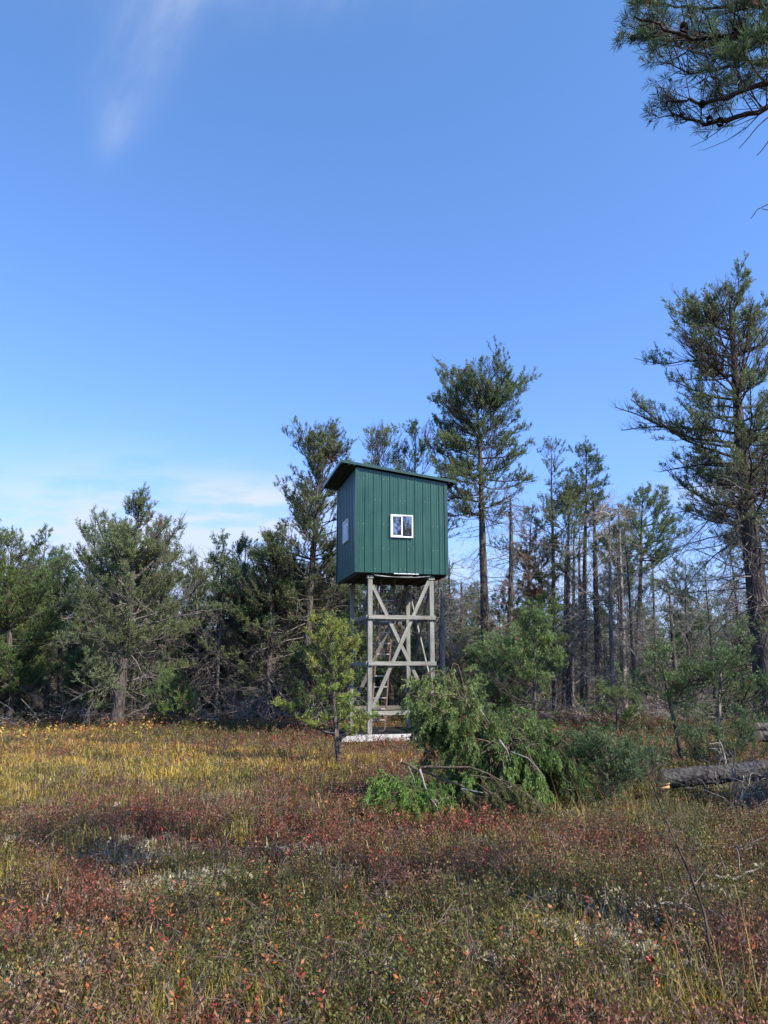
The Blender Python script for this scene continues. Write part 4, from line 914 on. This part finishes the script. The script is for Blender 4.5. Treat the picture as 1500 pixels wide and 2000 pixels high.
bough('cut_branch', 'bare brown branch with pale sawn butt sticking left from the brush pile', 'cut branch', P(1000, 1590, 9.4)*np.array([1, 1, 0]),
      [[P(783, 1487, 9.3), P(815, 1500, 9.3), P(850, 1516, 9.3), P(915, 1542, 9.3), P(1000, 1590, 9.4)],
       [P(820, 1500, 9.3), P(870, 1499, 9.2), P(930, 1502, 9.2), P(980, 1525, 9.2), P(1040, 1560, 9.2)]], dict(CP, seed=306, fc=np.array([.10, .125, .04]), fc2=np.array([.15, .14, .055]), t0=.5, tw=.05, dens=.9), .036, butt=0)
bough('cut_branch', 'olive needled branch sloping down right along the front of the brush pile', 'cut branch', P(1060, 1590, 9.3)*np.array([1, 1, 0]),
      [[P(920, 1515, 9.2), P(980, 1520, 9.2), P(1040, 1560, 9.2), P(1110, 1600, 9.2)], [P(930, 1530, 9.1), P(980, 1560, 9.1), P(1020, 1590, 9.1), P(1060, 1620, 9.1)], [P(900, 1540, 9.1), P(930, 1570, 9.1), P(960, 1600, 9.1)], [P(880, 1560, 9.1), P(850, 1590, 9.0), P(840, 1610, 9.0)]],
      dict(CP, seed=307, fc=np.array([.10, .125, .04]), fc2=np.array([.16, .15, .055]), t0=.05, tw=.045), .02)
def forked():
    t = Acc(); rng = np.random.default_rng(5)
    for pts, r in (([(820, 1502), (828, 1530), (836, 1555), (848, 1568), (858, 1585)], .016), ([(840, 1558), (852, 1563), (866, 1578)], .009), ([(798, 1497), (806, 1515), (812, 1535)], .006), ([(848, 1568), (862, 1560), (880, 1556)], .006), ([(820, 1575), (808, 1583), (796, 1586)], .008), ([(822, 1568), (800, 1556), (778, 1548)], .009),
                   ([(938, 1386), (948, 1400), (957, 1415)], .008), ([(975, 1445), (990, 1465), (998, 1490)], .014), ([(998, 1468), (1030, 1480), (1050, 1500), (1065, 1520)], .007), ([(900, 1540), (960, 1552), (1000, 1535)], .008)):
        p = np.array([P(a, b, 9.15+.1*rng.random()) for a, b in pts]); closed_tube(t, p, np.linspace(r, r*.5, len(p)), 6, GREYW*.9)
    tag(link('dead_branch', t.mesh('dead_branch', M_TWIG, True)), 'grey forked dead twigs hanging in front of the brush pile', 'dead branch')
forked()

# ------------------------------------------------------------------ logs
def log(label, p0, p1, r0, r1, seed, stubs=(), cut=True, name='log'):
    t = thing(name, label, 'log', tuple(p0)); rng = np.random.default_rng(seed); a = Acc(); p0 = np.array(p0); d = np.array(p1)-p0; n = 22; s = 20
    tt = np.linspace(0, 1, n); P_ = d[None]*tt[:, None]; P_[1:-1] += rng.normal(size=(n-2, 3))*.004
    ax = d/np.linalg.norm(d); u = np.cross(ax, [0, 0, 1]); u /= np.linalg.norm(u); w = np.cross(ax, u)
    V = []
    for i in range(n):
        r = r0+(r1-r0)*tt[i]
        for j in range(s):
            an = j/s*6.283; rr = r*(1+.05*math.sin(j*1.9+seed+i*.3)+.06*rng.normal())
            V.append(P_[i]+(u*math.cos(an)+w*math.sin(an))*rr)
    Q = [(i*s+j, i*s+(j+1) % s, (i+1)*s+(j+1) % s, (i+1)*s+j) for i in range(n-1) for j in range(s)]
    a.add(V, quads=Q, col=np.array([.062, .058, .057])); link('bark', a.mesh('bark', M_LOG, True), t)
    for e, sg in ((0, -1), (n-1, 1)):
        c = Acc(); ring = np.array(V[e*s:(e+1)*s]); cc = ring.mean(0); rr = cc+(ring-cc)*.93+ax*sg*.006
        rr2 = cc+(ring-cc)*1.0-ax*sg*.002
        vs = np.concatenate([rr2, rr, [cc+ax*sg*.008]]); f = [(s+i, s+(i+1) % s, 2*s) for i in range(s)]; q = [(i, (i+1) % s, s+(i+1) % s, s+i) for i in range(s)]
        c.add(vs, tris=f, quads=q); link('cut_end', c.mesh('cut_end', M_CUT), t)
    for (f, az, L_, r) in stubs:
        b = Acc(); q = d*f; dr = u*math.cos(az)+w*math.sin(az)+ax*.5; dr /= np.linalg.norm(dr)
        B = grow(q[None], dr[None], np.array([L_]), 6, 0.2, .15, rng); tubes(b, B, np.linspace(r, r*.4, 6)[None], 6, GREYW)
        T = grow(*[lerp_poly(B, np.zeros(4, int), np.array([.4, .6, .8, .9]))[0], nrm(rng.normal(size=(4, 3)))], np.full(4, L_*.4), 4, 0, .2, rng); tubes(b, T, np.full((4, 4), r*.35), 4, GREYW)
        link('stub', b.mesh('stub', M_TWIG), t)
    return t
M_LOG = mat_bark('log_bark', 8.0, 1.0, 1.0)
lg = log('long dark barked log lying across the right side with sawn pale end', P(1292, 1522, 10.4), P(1640, 1490, 10.9), .112, .135, 1, [(.26, 1.9, .35, .012), (.34, 4.2, .5, .014), (.2, 1.0, .25, .01), (.3, 5.2, .4, .012)])
# torn hinge wood left on the sawn end
def hinge():
    a = Acc(); rng = np.random.default_rng(3); c = P(1300, 1532, 10.4)-P(1292, 1522, 10.4)
    for i in range(26):
        o = c+np.array([0.02, (rng.random()-.5)*.16, (rng.random()-.5)*.07]); closed_tube(a, np.array([o, o+np.array([-.07-.06*rng.random(), rng.normal()*.01, -.02+rng.normal()*.008])]), np.array([.022, .012]), 6, (1, 1, 1))
    link('torn_wood', a.mesh('torn_wood', M_CUT), lg)
hinge()
log('upper cut log with peeled orange end at the right edge', P(1478, 1419, 9.6), P(1640, 1428, 10.0), .05, .06, 2)
log('lower cut log with round pale end at the right edge', P(1482, 1438, 9.5), P(1640, 1440, 9.9), .066, .075, 3)
log('crossing log that carries the two cut logs beyond the right edge', P(1560, 1475, 9.4), P(1600, 1462, 10.6), .10, .10, 4)
def dead_heap():
    "heap of dead twisted branches right under the log"
    rng = np.random.default_rng(31); t = thing('dead_branch_heap', 'dark tangled heap of dead branches under the log at the right edge', 'branch heap', tuple(G(1490, 1600))); o = np.array(t.location); a = Acc(); n = 90
    c = np.array([P(1430+90*rng.random(), 1560+50*rng.random(), 9.7+.6*rng.random()) for _ in range(n)]); c[:, 2] = np.clip(c[:, 2], .03, .6)
    d = nrm(rng.normal(size=(n, 3))+np.array([.3, 0, .2])); B = grow(c-o, d, .3+.6*rng.random(n), 7, -.3, .22, rng)
    B[:, :, 2] = np.maximum(B[:, :, 2], .0); col = GREYW*(.35+.9*rng.random((n, 1))**2)
    tubes(a, B, (.004+.012*rng.random((n, 1))**2)*np.linspace(1, .35, 7)[None], 5, col)
    bi = np.repeat(np.arange(n), 4); pos, tan = lerp_poly(B, bi, rng.random(len(bi))); T = grow(pos, nrm(tan+rng.normal(size=(len(bi), 3))*.9), .1+.2*rng.random(len(bi)), 5, -.1, .25, rng)
    tubes(a, T, np.full((len(T), 5), .003), 4, col[bi]); link('branches', a.mesh('branches', M_TWIG), t)
dead_heap()
def fallen(label, pts, r, col=GREYW, seed=0, twigs=6, lift=0.08):
    rng = np.random.default_rng(seed); q = np.array([G(a, b)+np.array([0, 0, lift+float(gh(*G(a, b)[:2]))]) for a, b in pts]); o = q[0].copy(); f = np.linspace(0, 1, 11)
    b = np.stack([np.interp(f, np.linspace(0, 1, len(q)), q[:, k]) for k in range(3)], 1)-o; b += rng.normal(size=b.shape)*.01
    a = Acc(); closed_tube(a, b, np.linspace(r, r*.5, 11), 7, col)
    if twigs:
        pos, tan = lerp_poly(b[None], np.zeros(twigs, int), rng.random(twigs)); d = nrm(tan+rng.normal(size=(twigs, 3))*.7+np.array([0, 0, .3])); T = grow(pos, d, .15+.25*rng.random(twigs), 5, 0, .2, rng); tubes(a, T, np.full((twigs, 5), r*.3), 4, col)
    ob = link('fallen_stick', a.mesh('fallen_stick', M_TWIG, True), None, tuple(o)); tag(ob, label, 'stick')
fallen('long grey stick lying across the heath below the dead grass clump', [(1120, 1638), (1200, 1645), (1290, 1655), (1350, 1680)], .012, BARK*1.1, 1)
fallen('short pale stick lying right of the thin dark sapling', [(1365, 1668), (1410, 1674), (1470, 1686)], .014, GREYW*.85, 2, 2)
fallen('pale bent stick stuck in the heath below the brush pile', [(1065, 1625), (1085, 1665), (1110, 1710)], .011, GREYW*.85, 3, 1, .10)
fallen('thin pale stick lying in the right foreground grass', [(1400, 1750), (1440, 1735), (1490, 1712)], .012, GREYW*.75, 4, 1)
fallen('curved grey twig in the tangled right foreground', [(1290, 1790), (1340, 1785), (1380, 1810)], .009, GREYW, 5, 4)
fallen('short grey twig lying in the middle foreground', [(840, 1730), (858, 1737), (872, 1745)], .008, GREYW*1.1, 6, 0)
fallen('dark broken stick at the right edge of the foreground', [(1460, 1835), (1480, 1842), (1510, 1858)], .02, BARK_DK, 7, 0)
fallen('long low twig running left to right under the log', [(1240, 1618), (1330, 1616), (1460, 1622)], .005, GREYW*.8, 8, 1)
def dark_sapling():
    pts = [(1392, 1885, 5.0), (1378, 1790, 5.05), (1345, 1700, 5.1), (1312, 1630, 5.15), (1284, 1560, 5.2), (1258, 1490, 5.25)]
    o = G(1392, 1885); t = thing('young_pine', 'thin dark sapling leaning left in the right foreground', 'young pine', tuple(o)); q = np.array([P(*a) for a in pts])-o; q[0] = (0, 0, -.05)
    rng = np.random.default_rng(8); tr, br, fo = Acc(), Acc(), Acc(); f = np.linspace(0, 1, 15); b = np.stack([np.interp(f, np.linspace(0, 1, 6), q[:, k]) for k in range(3)], 1)
    closed_tube(tr, b, np.linspace(.011, .003, 15), 7, BARK_DK); link('trunk', tr.mesh('trunk', M_BARK, True), t)
    ti = np.array([.25, .32, .4, .42, .5, .55, .62, .68, .75, .8, .86, .92]); pos, tan = lerp_poly(b[None], np.zeros(len(ti), int), ti)
    d = nrm(tan*.5+rng.normal(size=(len(ti), 3))*.5*np.array([1, .6, .3])+np.array([0, 0, .35])); B = grow(pos, d, .16+.22*(1-ti), 6, .5, .08, rng)
    tubes(br, B, np.full((len(ti), 1), .003)*np.linspace(1, .6, 6)[None], 4, BARK_DK)
    foliate(br, fo, rng, B, .16+.22*(1-ti), dict(seed=8, bc=BARK_DK, fc=DARKG*1.2, fc2=GREEN, dens=.8, cell=.3, tw=.06, sl=.2, ss=.08, shl=.05, k=12, nl=.028, nw=.0022, tr=.0015, tup=.5))
    link('branches', br.mesh('branches', M_TWIG), t); link('crown', fo.mesh('crown', M_NEEDLE), t)
dark_sapling()

# ------------------------------------------------------------------ heath: grass, shrubs, lichen, coloured leaves
def scatter(n, y0, y1, pw, rng):
    yy = np.linspace(y0, y1, 400); w = yy**(-pw)*(0.56*yy+1.8); c = np.cumsum(w); c /= c[-1]
    y = np.interp(rng.random(n), c, yy); x = (rng.random(n)*2-1)*(0.56*y+1.8)
    # clear of the tower base
    lx = (x-AX)*math.cos(TH)+(y-AY)*math.sin(TH); ly = -(x-AX)*math.sin(TH)+(y-AY)*math.cos(TH)
    k = ~((lx > -.33) & (lx < 2.77) & (ly > -.09) & (ly < 2.75)); return x[k], y[k]
def pxy(x, y):
    d = y*math.cos(PITCH)-EYE*math.sin(PITCH); u = -y*math.sin(PITCH)-EYE*math.cos(PITCH)
    return 750+FPX*x/d, 1000-FPX*u/d
PATCH = {}
def blobs(x, y, lst):
    "soft patches on the ground, each centred on a place found in the photograph and sized in metres there"
    r = np.zeros(len(x))
    for (px, py, rx, ry, s) in lst:
        c = G(px, py); e = G(px+rx, py)[0]-c[0]; f = abs(G(px, py-ry)[1]-c[1]); r = np.maximum(r, s*np.exp(-(((x-c[0])/e)**2+((y-c[1])/f)**2)))
    return r
def fields(x, y):
    n1 = vnoise(x, y, .9, 11); n2 = vnoise(x, y, 2.4, 12); n3 = vnoise(x, y, 5.0, 13)
    grass = blobs(x, y, [(60, 1490, 330, 45, 1.0), (330, 1500, 300, 30, 1.05), (600, 1482, 260, 20, .95), (0, 1560, 220, 30, .9), (60, 1700, 150, 40, .7), (1190, 1605, 90, 40, .45), (1400, 1990, 220, 50, .6), (470, 1640, 30, 18, .8), (20, 1440, 300, 18, .8), (1350, 1450, 200, 22, .35), (950, 1455, 250, 15, .4)])
    grass = np.clip(grass+(n1-.5)*.5+(n2-.5)*.55, 0, 1)
    lich = blobs(x, y, [(270, 1680, 110, 32, .8), (350, 1740, 120, 30, .7), (620, 1660, 50, 20, .6), (1180, 1830, 130, 50, .6), (980, 1880, 110, 50, .7), (30, 1940, 120, 50, .7), (40, 1660, 90, 20, .6), (690, 1720, 60, 20, .4), (1000, 1690, 70, 20, .5), (60, 1655, 60, 15, .5), (820, 1930, 90, 50, .5), (1240, 1790, 60, 25, .6)])
    lich = np.clip(lich+(n2-.62)*.9+(n3-.5)*.5, 0, 1)
    return grass, lich, n1, n2, n3
def mixc(a, b, w): return a*(1-w[:, None])+b*w[:, None]
def grass_mesh():
    rng = np.random.default_rng(21); x, y = scatter(470000, 3.2, 34, 1.1, rng); g, l, n1, n2, n3 = fields(x, y)
    k = rng.random(len(x)) < (np.where(y < 9, .12, .20)+.80*g)*(1-.6*l); x, y, g, n1, n2, n3 = [a[k] for a in (x, y, g, n1, n2, n3)]; n = len(x)
    gold = np.array([.48, .29, .06]); yg = np.array([.36, .30, .05]); gr = np.array([.17, .155, .038]); straw = np.array([.42, .34, .19])
    far = np.clip((y-10)/8, 0, 1); w = np.clip(g*1.25-.2+rng.normal(size=n)*.2, 0, 1)
    col = mixc(np.broadcast_to(gr, (n, 3)), mixc(np.broadcast_to(yg, (n, 3)), np.broadcast_to(gold, (n, 3)), np.clip(far*.8+(n2-.5)*1.3, 0, 1)), w)
    s = rng.random(n) < .17; col = np.where(s[:, None], straw, col)*(.6+.7*rng.random((n, 1)))
    h = (.08+.13*rng.random(n))*(.70+.55*g)*(.55+.9*vnoise(x, y, 2.6, 63))*(1-.32*np.clip((y-9)/7, 0, 1)); wd = .0030*(1+y/11)*(.7+.6*rng.random(n))
    az = rng.random(n)*6.283; ln = .15+.45*rng.random(n)**1.5; dirx = np.c_[np.cos(az), np.sin(az), np.zeros(n)]; ww = np.c_[-np.sin(az+rng.normal(size=n)), np.cos(az+rng.normal(size=n)), np.zeros(n)]*wd[:, None]
    b = np.c_[x, y, gh(x, y)-.01]; up = np.array([0, 0, 1.])
    m = b+dirx*(h*ln*.35)[:, None]+up*(h*.62)[:, None]; t = b+dirx*(h*ln*1.15)[:, None]+up*(h*(1-.25*ln))[:, None]
    V = np.stack([b-ww, b+ww, m-ww*.8, m+ww*.8, t], 1).reshape(-1, 3); i = np.arange(n)[:, None]*5
    a = Acc(); a.add(V, tris=i+np.array([[2, 3, 4]]), quads=i+np.array([[0, 1, 3, 2]]), col=np.repeat(col, 5, 0))
    o = link('grass', a.mesh('grass', M_GRASS)); o['kind'] = 'stuff'; o['label'] = 'yellow green autumn grass covering the clearing'; o['category'] = 'grass'
grass_mesh()
def heath_mesh(seed, n0, y0, y1, pw, stems, leaves, ls):
    rng = np.random.default_rng(seed); x, y = scatter(n0, y0, y1, pw, rng); g, l, n1, n2, n3 = fields(x, y)
    k = rng.random(len(x)) < np.clip(1.05-.70*g, .08, 1)*(1-.55*l)*(.25+.75*(n3 > .27)); x, y, g, n1, n2, n3 = [a[k] for a in (x, y, g, n1, n2, n3)]; n = len(x)
    red = np.array([.225, .080, .045]); pur = np.array([.170, .098, .070]); ol = np.array([.150, .130, .036]); gn = np.array([.105, .112, .030]); tan = np.array([.25, .155, .070])
    kind = vnoise(x, y, 1.3, 31)*.7+vnoise(x, y, 3.1, 32)*.3+rng.normal(size=n)*.10
    redb = blobs(x, y, [(400, 1600, 330, 60, .35), (650, 1560, 250, 50, .25), (760, 1500, 200, 25, .3), (880, 1640, 160, 30, .15), (700, 1450, 400, 12, .25), (100, 1410, 300, 5, -.1)])-blobs(x, y, [(1300, 1540, 300, 60, .28), (700, 1900, 900, 160, .17), (400, 1433, 130, 10, .3), (1300, 1700, 300, 80, .1)])
    q = kind+redb
    col = np.where((q > .66)[:, None], red, np.where((q > .53)[:, None], pur, np.where((q > .44)[:, None], tan, np.where((q > .34)[:, None], ol, gn))))
    hh = (.11+.15*rng.random(n))*(.55+1.0*vnoise(x, y, 2.1, 61)); col = col*(.68+.7*vnoise(x, y, 3.4, 62))[:, None]
    ns = n*stems; si = np.repeat(np.arange(n), stems); az = rng.random(ns)*6.283; le = .12+.35*rng.random(ns)
    sc = (1+np.clip(y-7, 0, 30)/10)[si]
    sb = np.c_[x[si]+rng.normal(size=ns)*.03, y[si]+rng.normal(size=ns)*.03, np.zeros(ns)]; sb[:, 2] = gh(sb[:, 0], sb[:, 1])-.01
    d = nrm(np.c_[np.cos(az)*le, np.sin(az)*le, np.ones(ns)]); H_ = hh[si]*(.7+.5*rng.random(ns)); tip = sb+d*H_[:, None]
    w = np.c_[np.sin(az), -np.cos(az), np.zeros(ns)]*(.0016*sc)[:, None]
    a = Acc(); i3 = np.arange(ns)[:, None]*3; a.add(np.stack([sb-w, sb+w, tip], 1).reshape(-1, 3), tris=i3+np.array([[0, 1, 2]]), col=np.array([.10, .06, .045]))
    nl = ns*leaves; li = np.repeat(np.arange(ns), leaves); t = .25+.78*rng.random(nl); c = sb[li]+d[li]*(H_[li]*t)[:, None]
    la = rng.random(nl)*6.283; ld = nrm(np.c_[np.cos(la), np.sin(la), .35+.8*rng.random(nl)]); L_ = ls*sc[li]*(.6+.7*rng.random(nl))
    sd_ = nrm(np.cross(ld, rng.normal(size=(nl, 3))))*(L_*.24)[:, None]; e = c+ld*L_[:, None]; mid = c+ld*(L_*.5)[:, None]
    lc = col[si][li]*(.55+.85*rng.random((nl, 1))); br = rng.random(nl); lc = np.where((br < .05)[:, None], np.array([.30, .075, .05])*(.6+.6*rng.random((nl, 1))), lc); lc = np.where((br > .95)[:, None], np.array([.22, .20, .08]), lc)
    a.add(np.stack([c, mid+sd_, e, mid-sd_], 1).reshape(-1, 3), quads=np.arange(nl*4).reshape(-1, 4), col=np.repeat(lc, 4, 0)); return a
def heath():
    a = heath_mesh(41, 9500, 3.2, 9, .9, 5, 8, .022); b = heath_mesh(42, 17000, 8.5, 34, 1.2, 4, 7, .018)
    for acc, nm in ((a, 'foreground'), (b, 'rear')): pass
    a.v += b.v; a.c += b.c; a.t += [q+a.n for q in b.t]; a.q += [q+a.n for q in b.q]; a.n += b.n
    o = link('heath_shrubs', a.mesh('heath_shrubs', M_LEAF)); o['kind'] = 'stuff'; o['label'] = 'low reddish brown and green heath shrubs covering the clearing'; o['category'] = 'heath'
heath()
def lichen():
    rng = np.random.default_rng(51); x, y = scatter(90000, 3.2, 16, 1.3, rng); g, l, n1, n2, n3 = fields(x, y)
    k = rng.random(len(x)) < np.clip((l-.25)*1.5, 0, 1); x = x[k]; y = y[k]; n = len(x); m = 12; i = np.repeat(np.arange(n), m)
    b = np.c_[x[i]+rng.normal(size=len(i))*.016, y[i]+rng.normal(size=len(i))*.016, np.zeros(len(i))]; b[:, 2] = gh(b[:, 0], b[:, 1])
    d = nrm(rng.normal(size=(len(i), 3))*np.array([1, 1, .6])+np.array([0, 0, 1.1])); L_ = (.014+.028*rng.random(len(i)))*(1+y[i]/12); w = nrm(np.cross(d, rng.normal(size=(len(i), 3))))*(L_*.22)[:, None]
    c = np.array([.47, .43, .34])*(.6+.6*rng.random((n, 1)))[i]*(.8+.3*rng.random((len(i), 1)))
    a = Acc(); mid = b+d*(L_*.6)[:, None]; a.add(np.stack([b, mid+w, b+d*L_[:, None], mid-w], 1).reshape(-1, 3), quads=np.arange(len(i)*4).reshape(-1, 4), col=np.repeat(c, 4, 0))
    o = link('lichen', a.mesh('lichen', M_LICHEN)); o['kind'] = 'stuff'; o['label'] = 'pale grey reindeer lichen cushions between the heath shrubs'; o['category'] = 'lichen'
lichen()
def leaf_stems(seed, n, lst, cols, size, hh):
    "upright stems with larger coloured leaves, thick where the photograph shows them"
    rng = np.random.default_rng(seed); x, y = scatter(n*14, 3.4, 26, 1.2, rng); f = blobs(x, y, lst); k = rng.random(len(x)) < f; x = x[k][:n]; y = y[k][:n]; n = len(x)
    m = 7; i = np.repeat(np.arange(n), m); az = rng.random(n)*6.28; st = nrm(np.c_[np.cos(az)*.25, np.sin(az)*.25, np.ones(n)]); H_ = hh*(.7+.5*rng.random(n)); b = np.c_[x, y, gh(x, y)]
    t = .45+.57*rng.random(len(i)); c = b[i]+st[i]*(H_[i]*t)[:, None]; la = rng.random(len(i))*6.28; ld = nrm(np.c_[np.cos(la), np.sin(la), .2+.9*rng.random(len(i))]); L_ = size*(.55+.7*rng.random(len(i)))*(1+np.clip(y[i]-8, 0, 20)/22)
    w = nrm(np.cross(ld, rng.normal(size=(len(i), 3))))*(L_*.22)[:, None]
    ci = rng.integers(0, len(cols), n); cc = np.array(cols)[ci][i]*(.7+.5*rng.random((len(i), 1)))
    a = Acc(); V = np.stack([c, c+ld*(L_*.35)[:, None]+w, c+ld*(L_*.7)[:, None]+w*.75, c+ld*L_[:, None], c+ld*(L_*.7)[:, None]-w*.75, c+ld*(L_*.35)[:, None]-w], 1).reshape(-1, 3)
    j = np.arange(len(i))[:, None]*6; a.add(V, quads=np.concatenate([j+np.array([[0, 1, 2, 5]]), j+np.array([[5, 2, 3, 4]])]), col=np.repeat(cc, 6, 0))
    s = np.c_[np.sin(az), -np.cos(az), np.zeros(n)]*.002; a.add(np.stack([b-s, b+s, b+st*H_[:, None]], 1).reshape(-1, 3), tris=np.arange(n*3).reshape(-1, 3), col=np.array([.14, .07, .05])); return a
def coloured():
    RD = [(.50, .055, .06), (.42, .07, .06), (.55, .11, .08)]; OR = [(.50, .15, .06), (.55, .22, .08), (.42, .10, .06)]; YE = [(.55, .38, .07), (.50, .42, .10), (.55, .28, .06)]
    A = [leaf_stems(61, 230, [(260, 1650, 130, 22, 1), (290, 1600, 60, 18, .6), (130, 1625, 60, 18, .5), (600, 1660, 90, 20, .4)], RD, .034, .24),
         leaf_stems(62, 260, [(870, 1625, 150, 22, 1), (780, 1640, 60, 25, .5), (920, 1700, 60, 20, .6), (700, 1700, 90, 30, .5), (1130, 1690, 60, 40, .5), (620, 1590, 90, 20, .5), (1150, 1440, 60, 12, 1)], RD+OR, .036, .25),
         leaf_stems(63, 420, [(400, 1850, 420, 110, .8), (1000, 1830, 420, 90, .4)], OR+YE[:1]+RD[:1]+OR[:2], .030, .20),
         leaf_stems(64, 170, [(90, 1455, 150, 9, 1), (230, 1440, 120, 10, .9), (300, 1430, 60, 8, .6)], YE, .05, .40),
         leaf_stems(65, 300, [(600, 1470, 330, 25, .6), (700, 1420, 350, 8, .8), (1300, 1430, 220, 12, .6)], [(.35, .06, .05), (.40, .13, .06), (.30, .05, .06)], .03, .25)]
    a = A[0]
    for b in A[1:]:
        a.t += [q+a.n for q in b.t]; a.q += [q+a.n for q in b.q]; a.v += b.v; a.c += b.c; a.n += b.n
    o = link('autumn_leaves', a.mesh('autumn_leaves', M_LEAF)); o['kind'] = 'stuff'; o['label'] = 'scattered red orange and yellow autumn leaves on low shrub stems'; o['category'] = 'leaves'
coloured()
def tall_grass():
    rng = np.random.default_rng(71); a = Acc(); n = 480; x, y = scatter(n*40, 4, 20, 1.0, rng); f = blobs(x, y, [(1190, 1615, 75, 30, 1), (1150, 1600, 60, 30, .6), (470, 1630, 22, 14, 1), (1440, 1990, 130, 40, .8), (1230, 1700, 90, 50, .10), (560, 1490, 120, 14, .3)])
    k = rng.random(len(x)) < f; x = x[k][:n]; y = y[k][:n]; n = len(x); az = rng.random(n)*6.28; b = np.c_[x, y, gh(x, y)]; d = nrm(np.c_[np.cos(az)*.35, np.sin(az)*.35, np.ones(n)])
    B = grow(b, d, .3+.35*rng.random(n), 6, -.5, .05, rng); w = np.c_[-np.sin(az), np.cos(az), 0*az]*.7; t = np.linspace(1, .15, 6); V = np.concatenate([B-w[:, None]*.0035*t[None, :, None], B+w[:, None]*.0035*t[None, :, None]], 1)
    Q = []; base = np.arange(n)[:, None]*12
    for i in range(5): Q.append(base+np.array([[i, i+1, 7+i, 6+i]]))
    c = np.array([(.45, .33, .14), (.40, .24, .10), (.30, .28, .08)])[rng.integers(0, 3, n)]*(.7+.5*rng.random((n, 1))); a.add(V.reshape(-1, 3), quads=np.concatenate(Q), col=np.repeat(c, 12, 0))
    o = link('tall_grass', a.mesh('tall_grass', M_GRASS)); o['kind'] = 'stuff'; o['label'] = 'long straw coloured grass blades bending over the heath'; o['category'] = 'grass'
tall_grass()
def dead_twigs():
    rng = np.random.default_rng(81); a = Acc(); x, y = scatter(5200, 3.4, 20, 1.3, rng); n = len(x); az = rng.random(n)*6.28; b = np.c_[x, y, gh(x, y)+.01]
    B = grow(b, nrm(np.c_[np.cos(az)*.6, np.sin(az)*.6, .3+rng.random(n)]), .12+.22*rng.random(n), 5, -.1, .18, rng); c = np.array([.17, .13, .115])*(.5+.9*rng.random((n, 1)))
    tubes(a, B, np.linspace(1, .4, 5)[None]*(.0016*(1+y/12))[:, None], 3, c); bi = np.repeat(np.arange(n), 3); pos, tan = lerp_poly(B, bi, .2+.8*rng.random(len(bi)))
    T = grow(pos, nrm(tan+rng.normal(size=(len(bi), 3))*.6), .05+.08*rng.random(len(bi)), 3, 0, .15, rng); tubes(a, T, np.full((len(T), 3), .0012)*(1+y/12)[bi][:, None], 3, c[bi])
    o = link('heath_twigs', a.mesh('heath_twigs', M_TWIG)); o['kind'] = 'stuff'; o['label'] = 'fine bare grey brown twigs standing among the heath shrubs'; o['category'] = 'twigs'
dead_twigs()
print('tris', sum(len(o.data.polygons) for o in bpy.data.objects if o.type == 'MESH' and o.data.users >= 1))
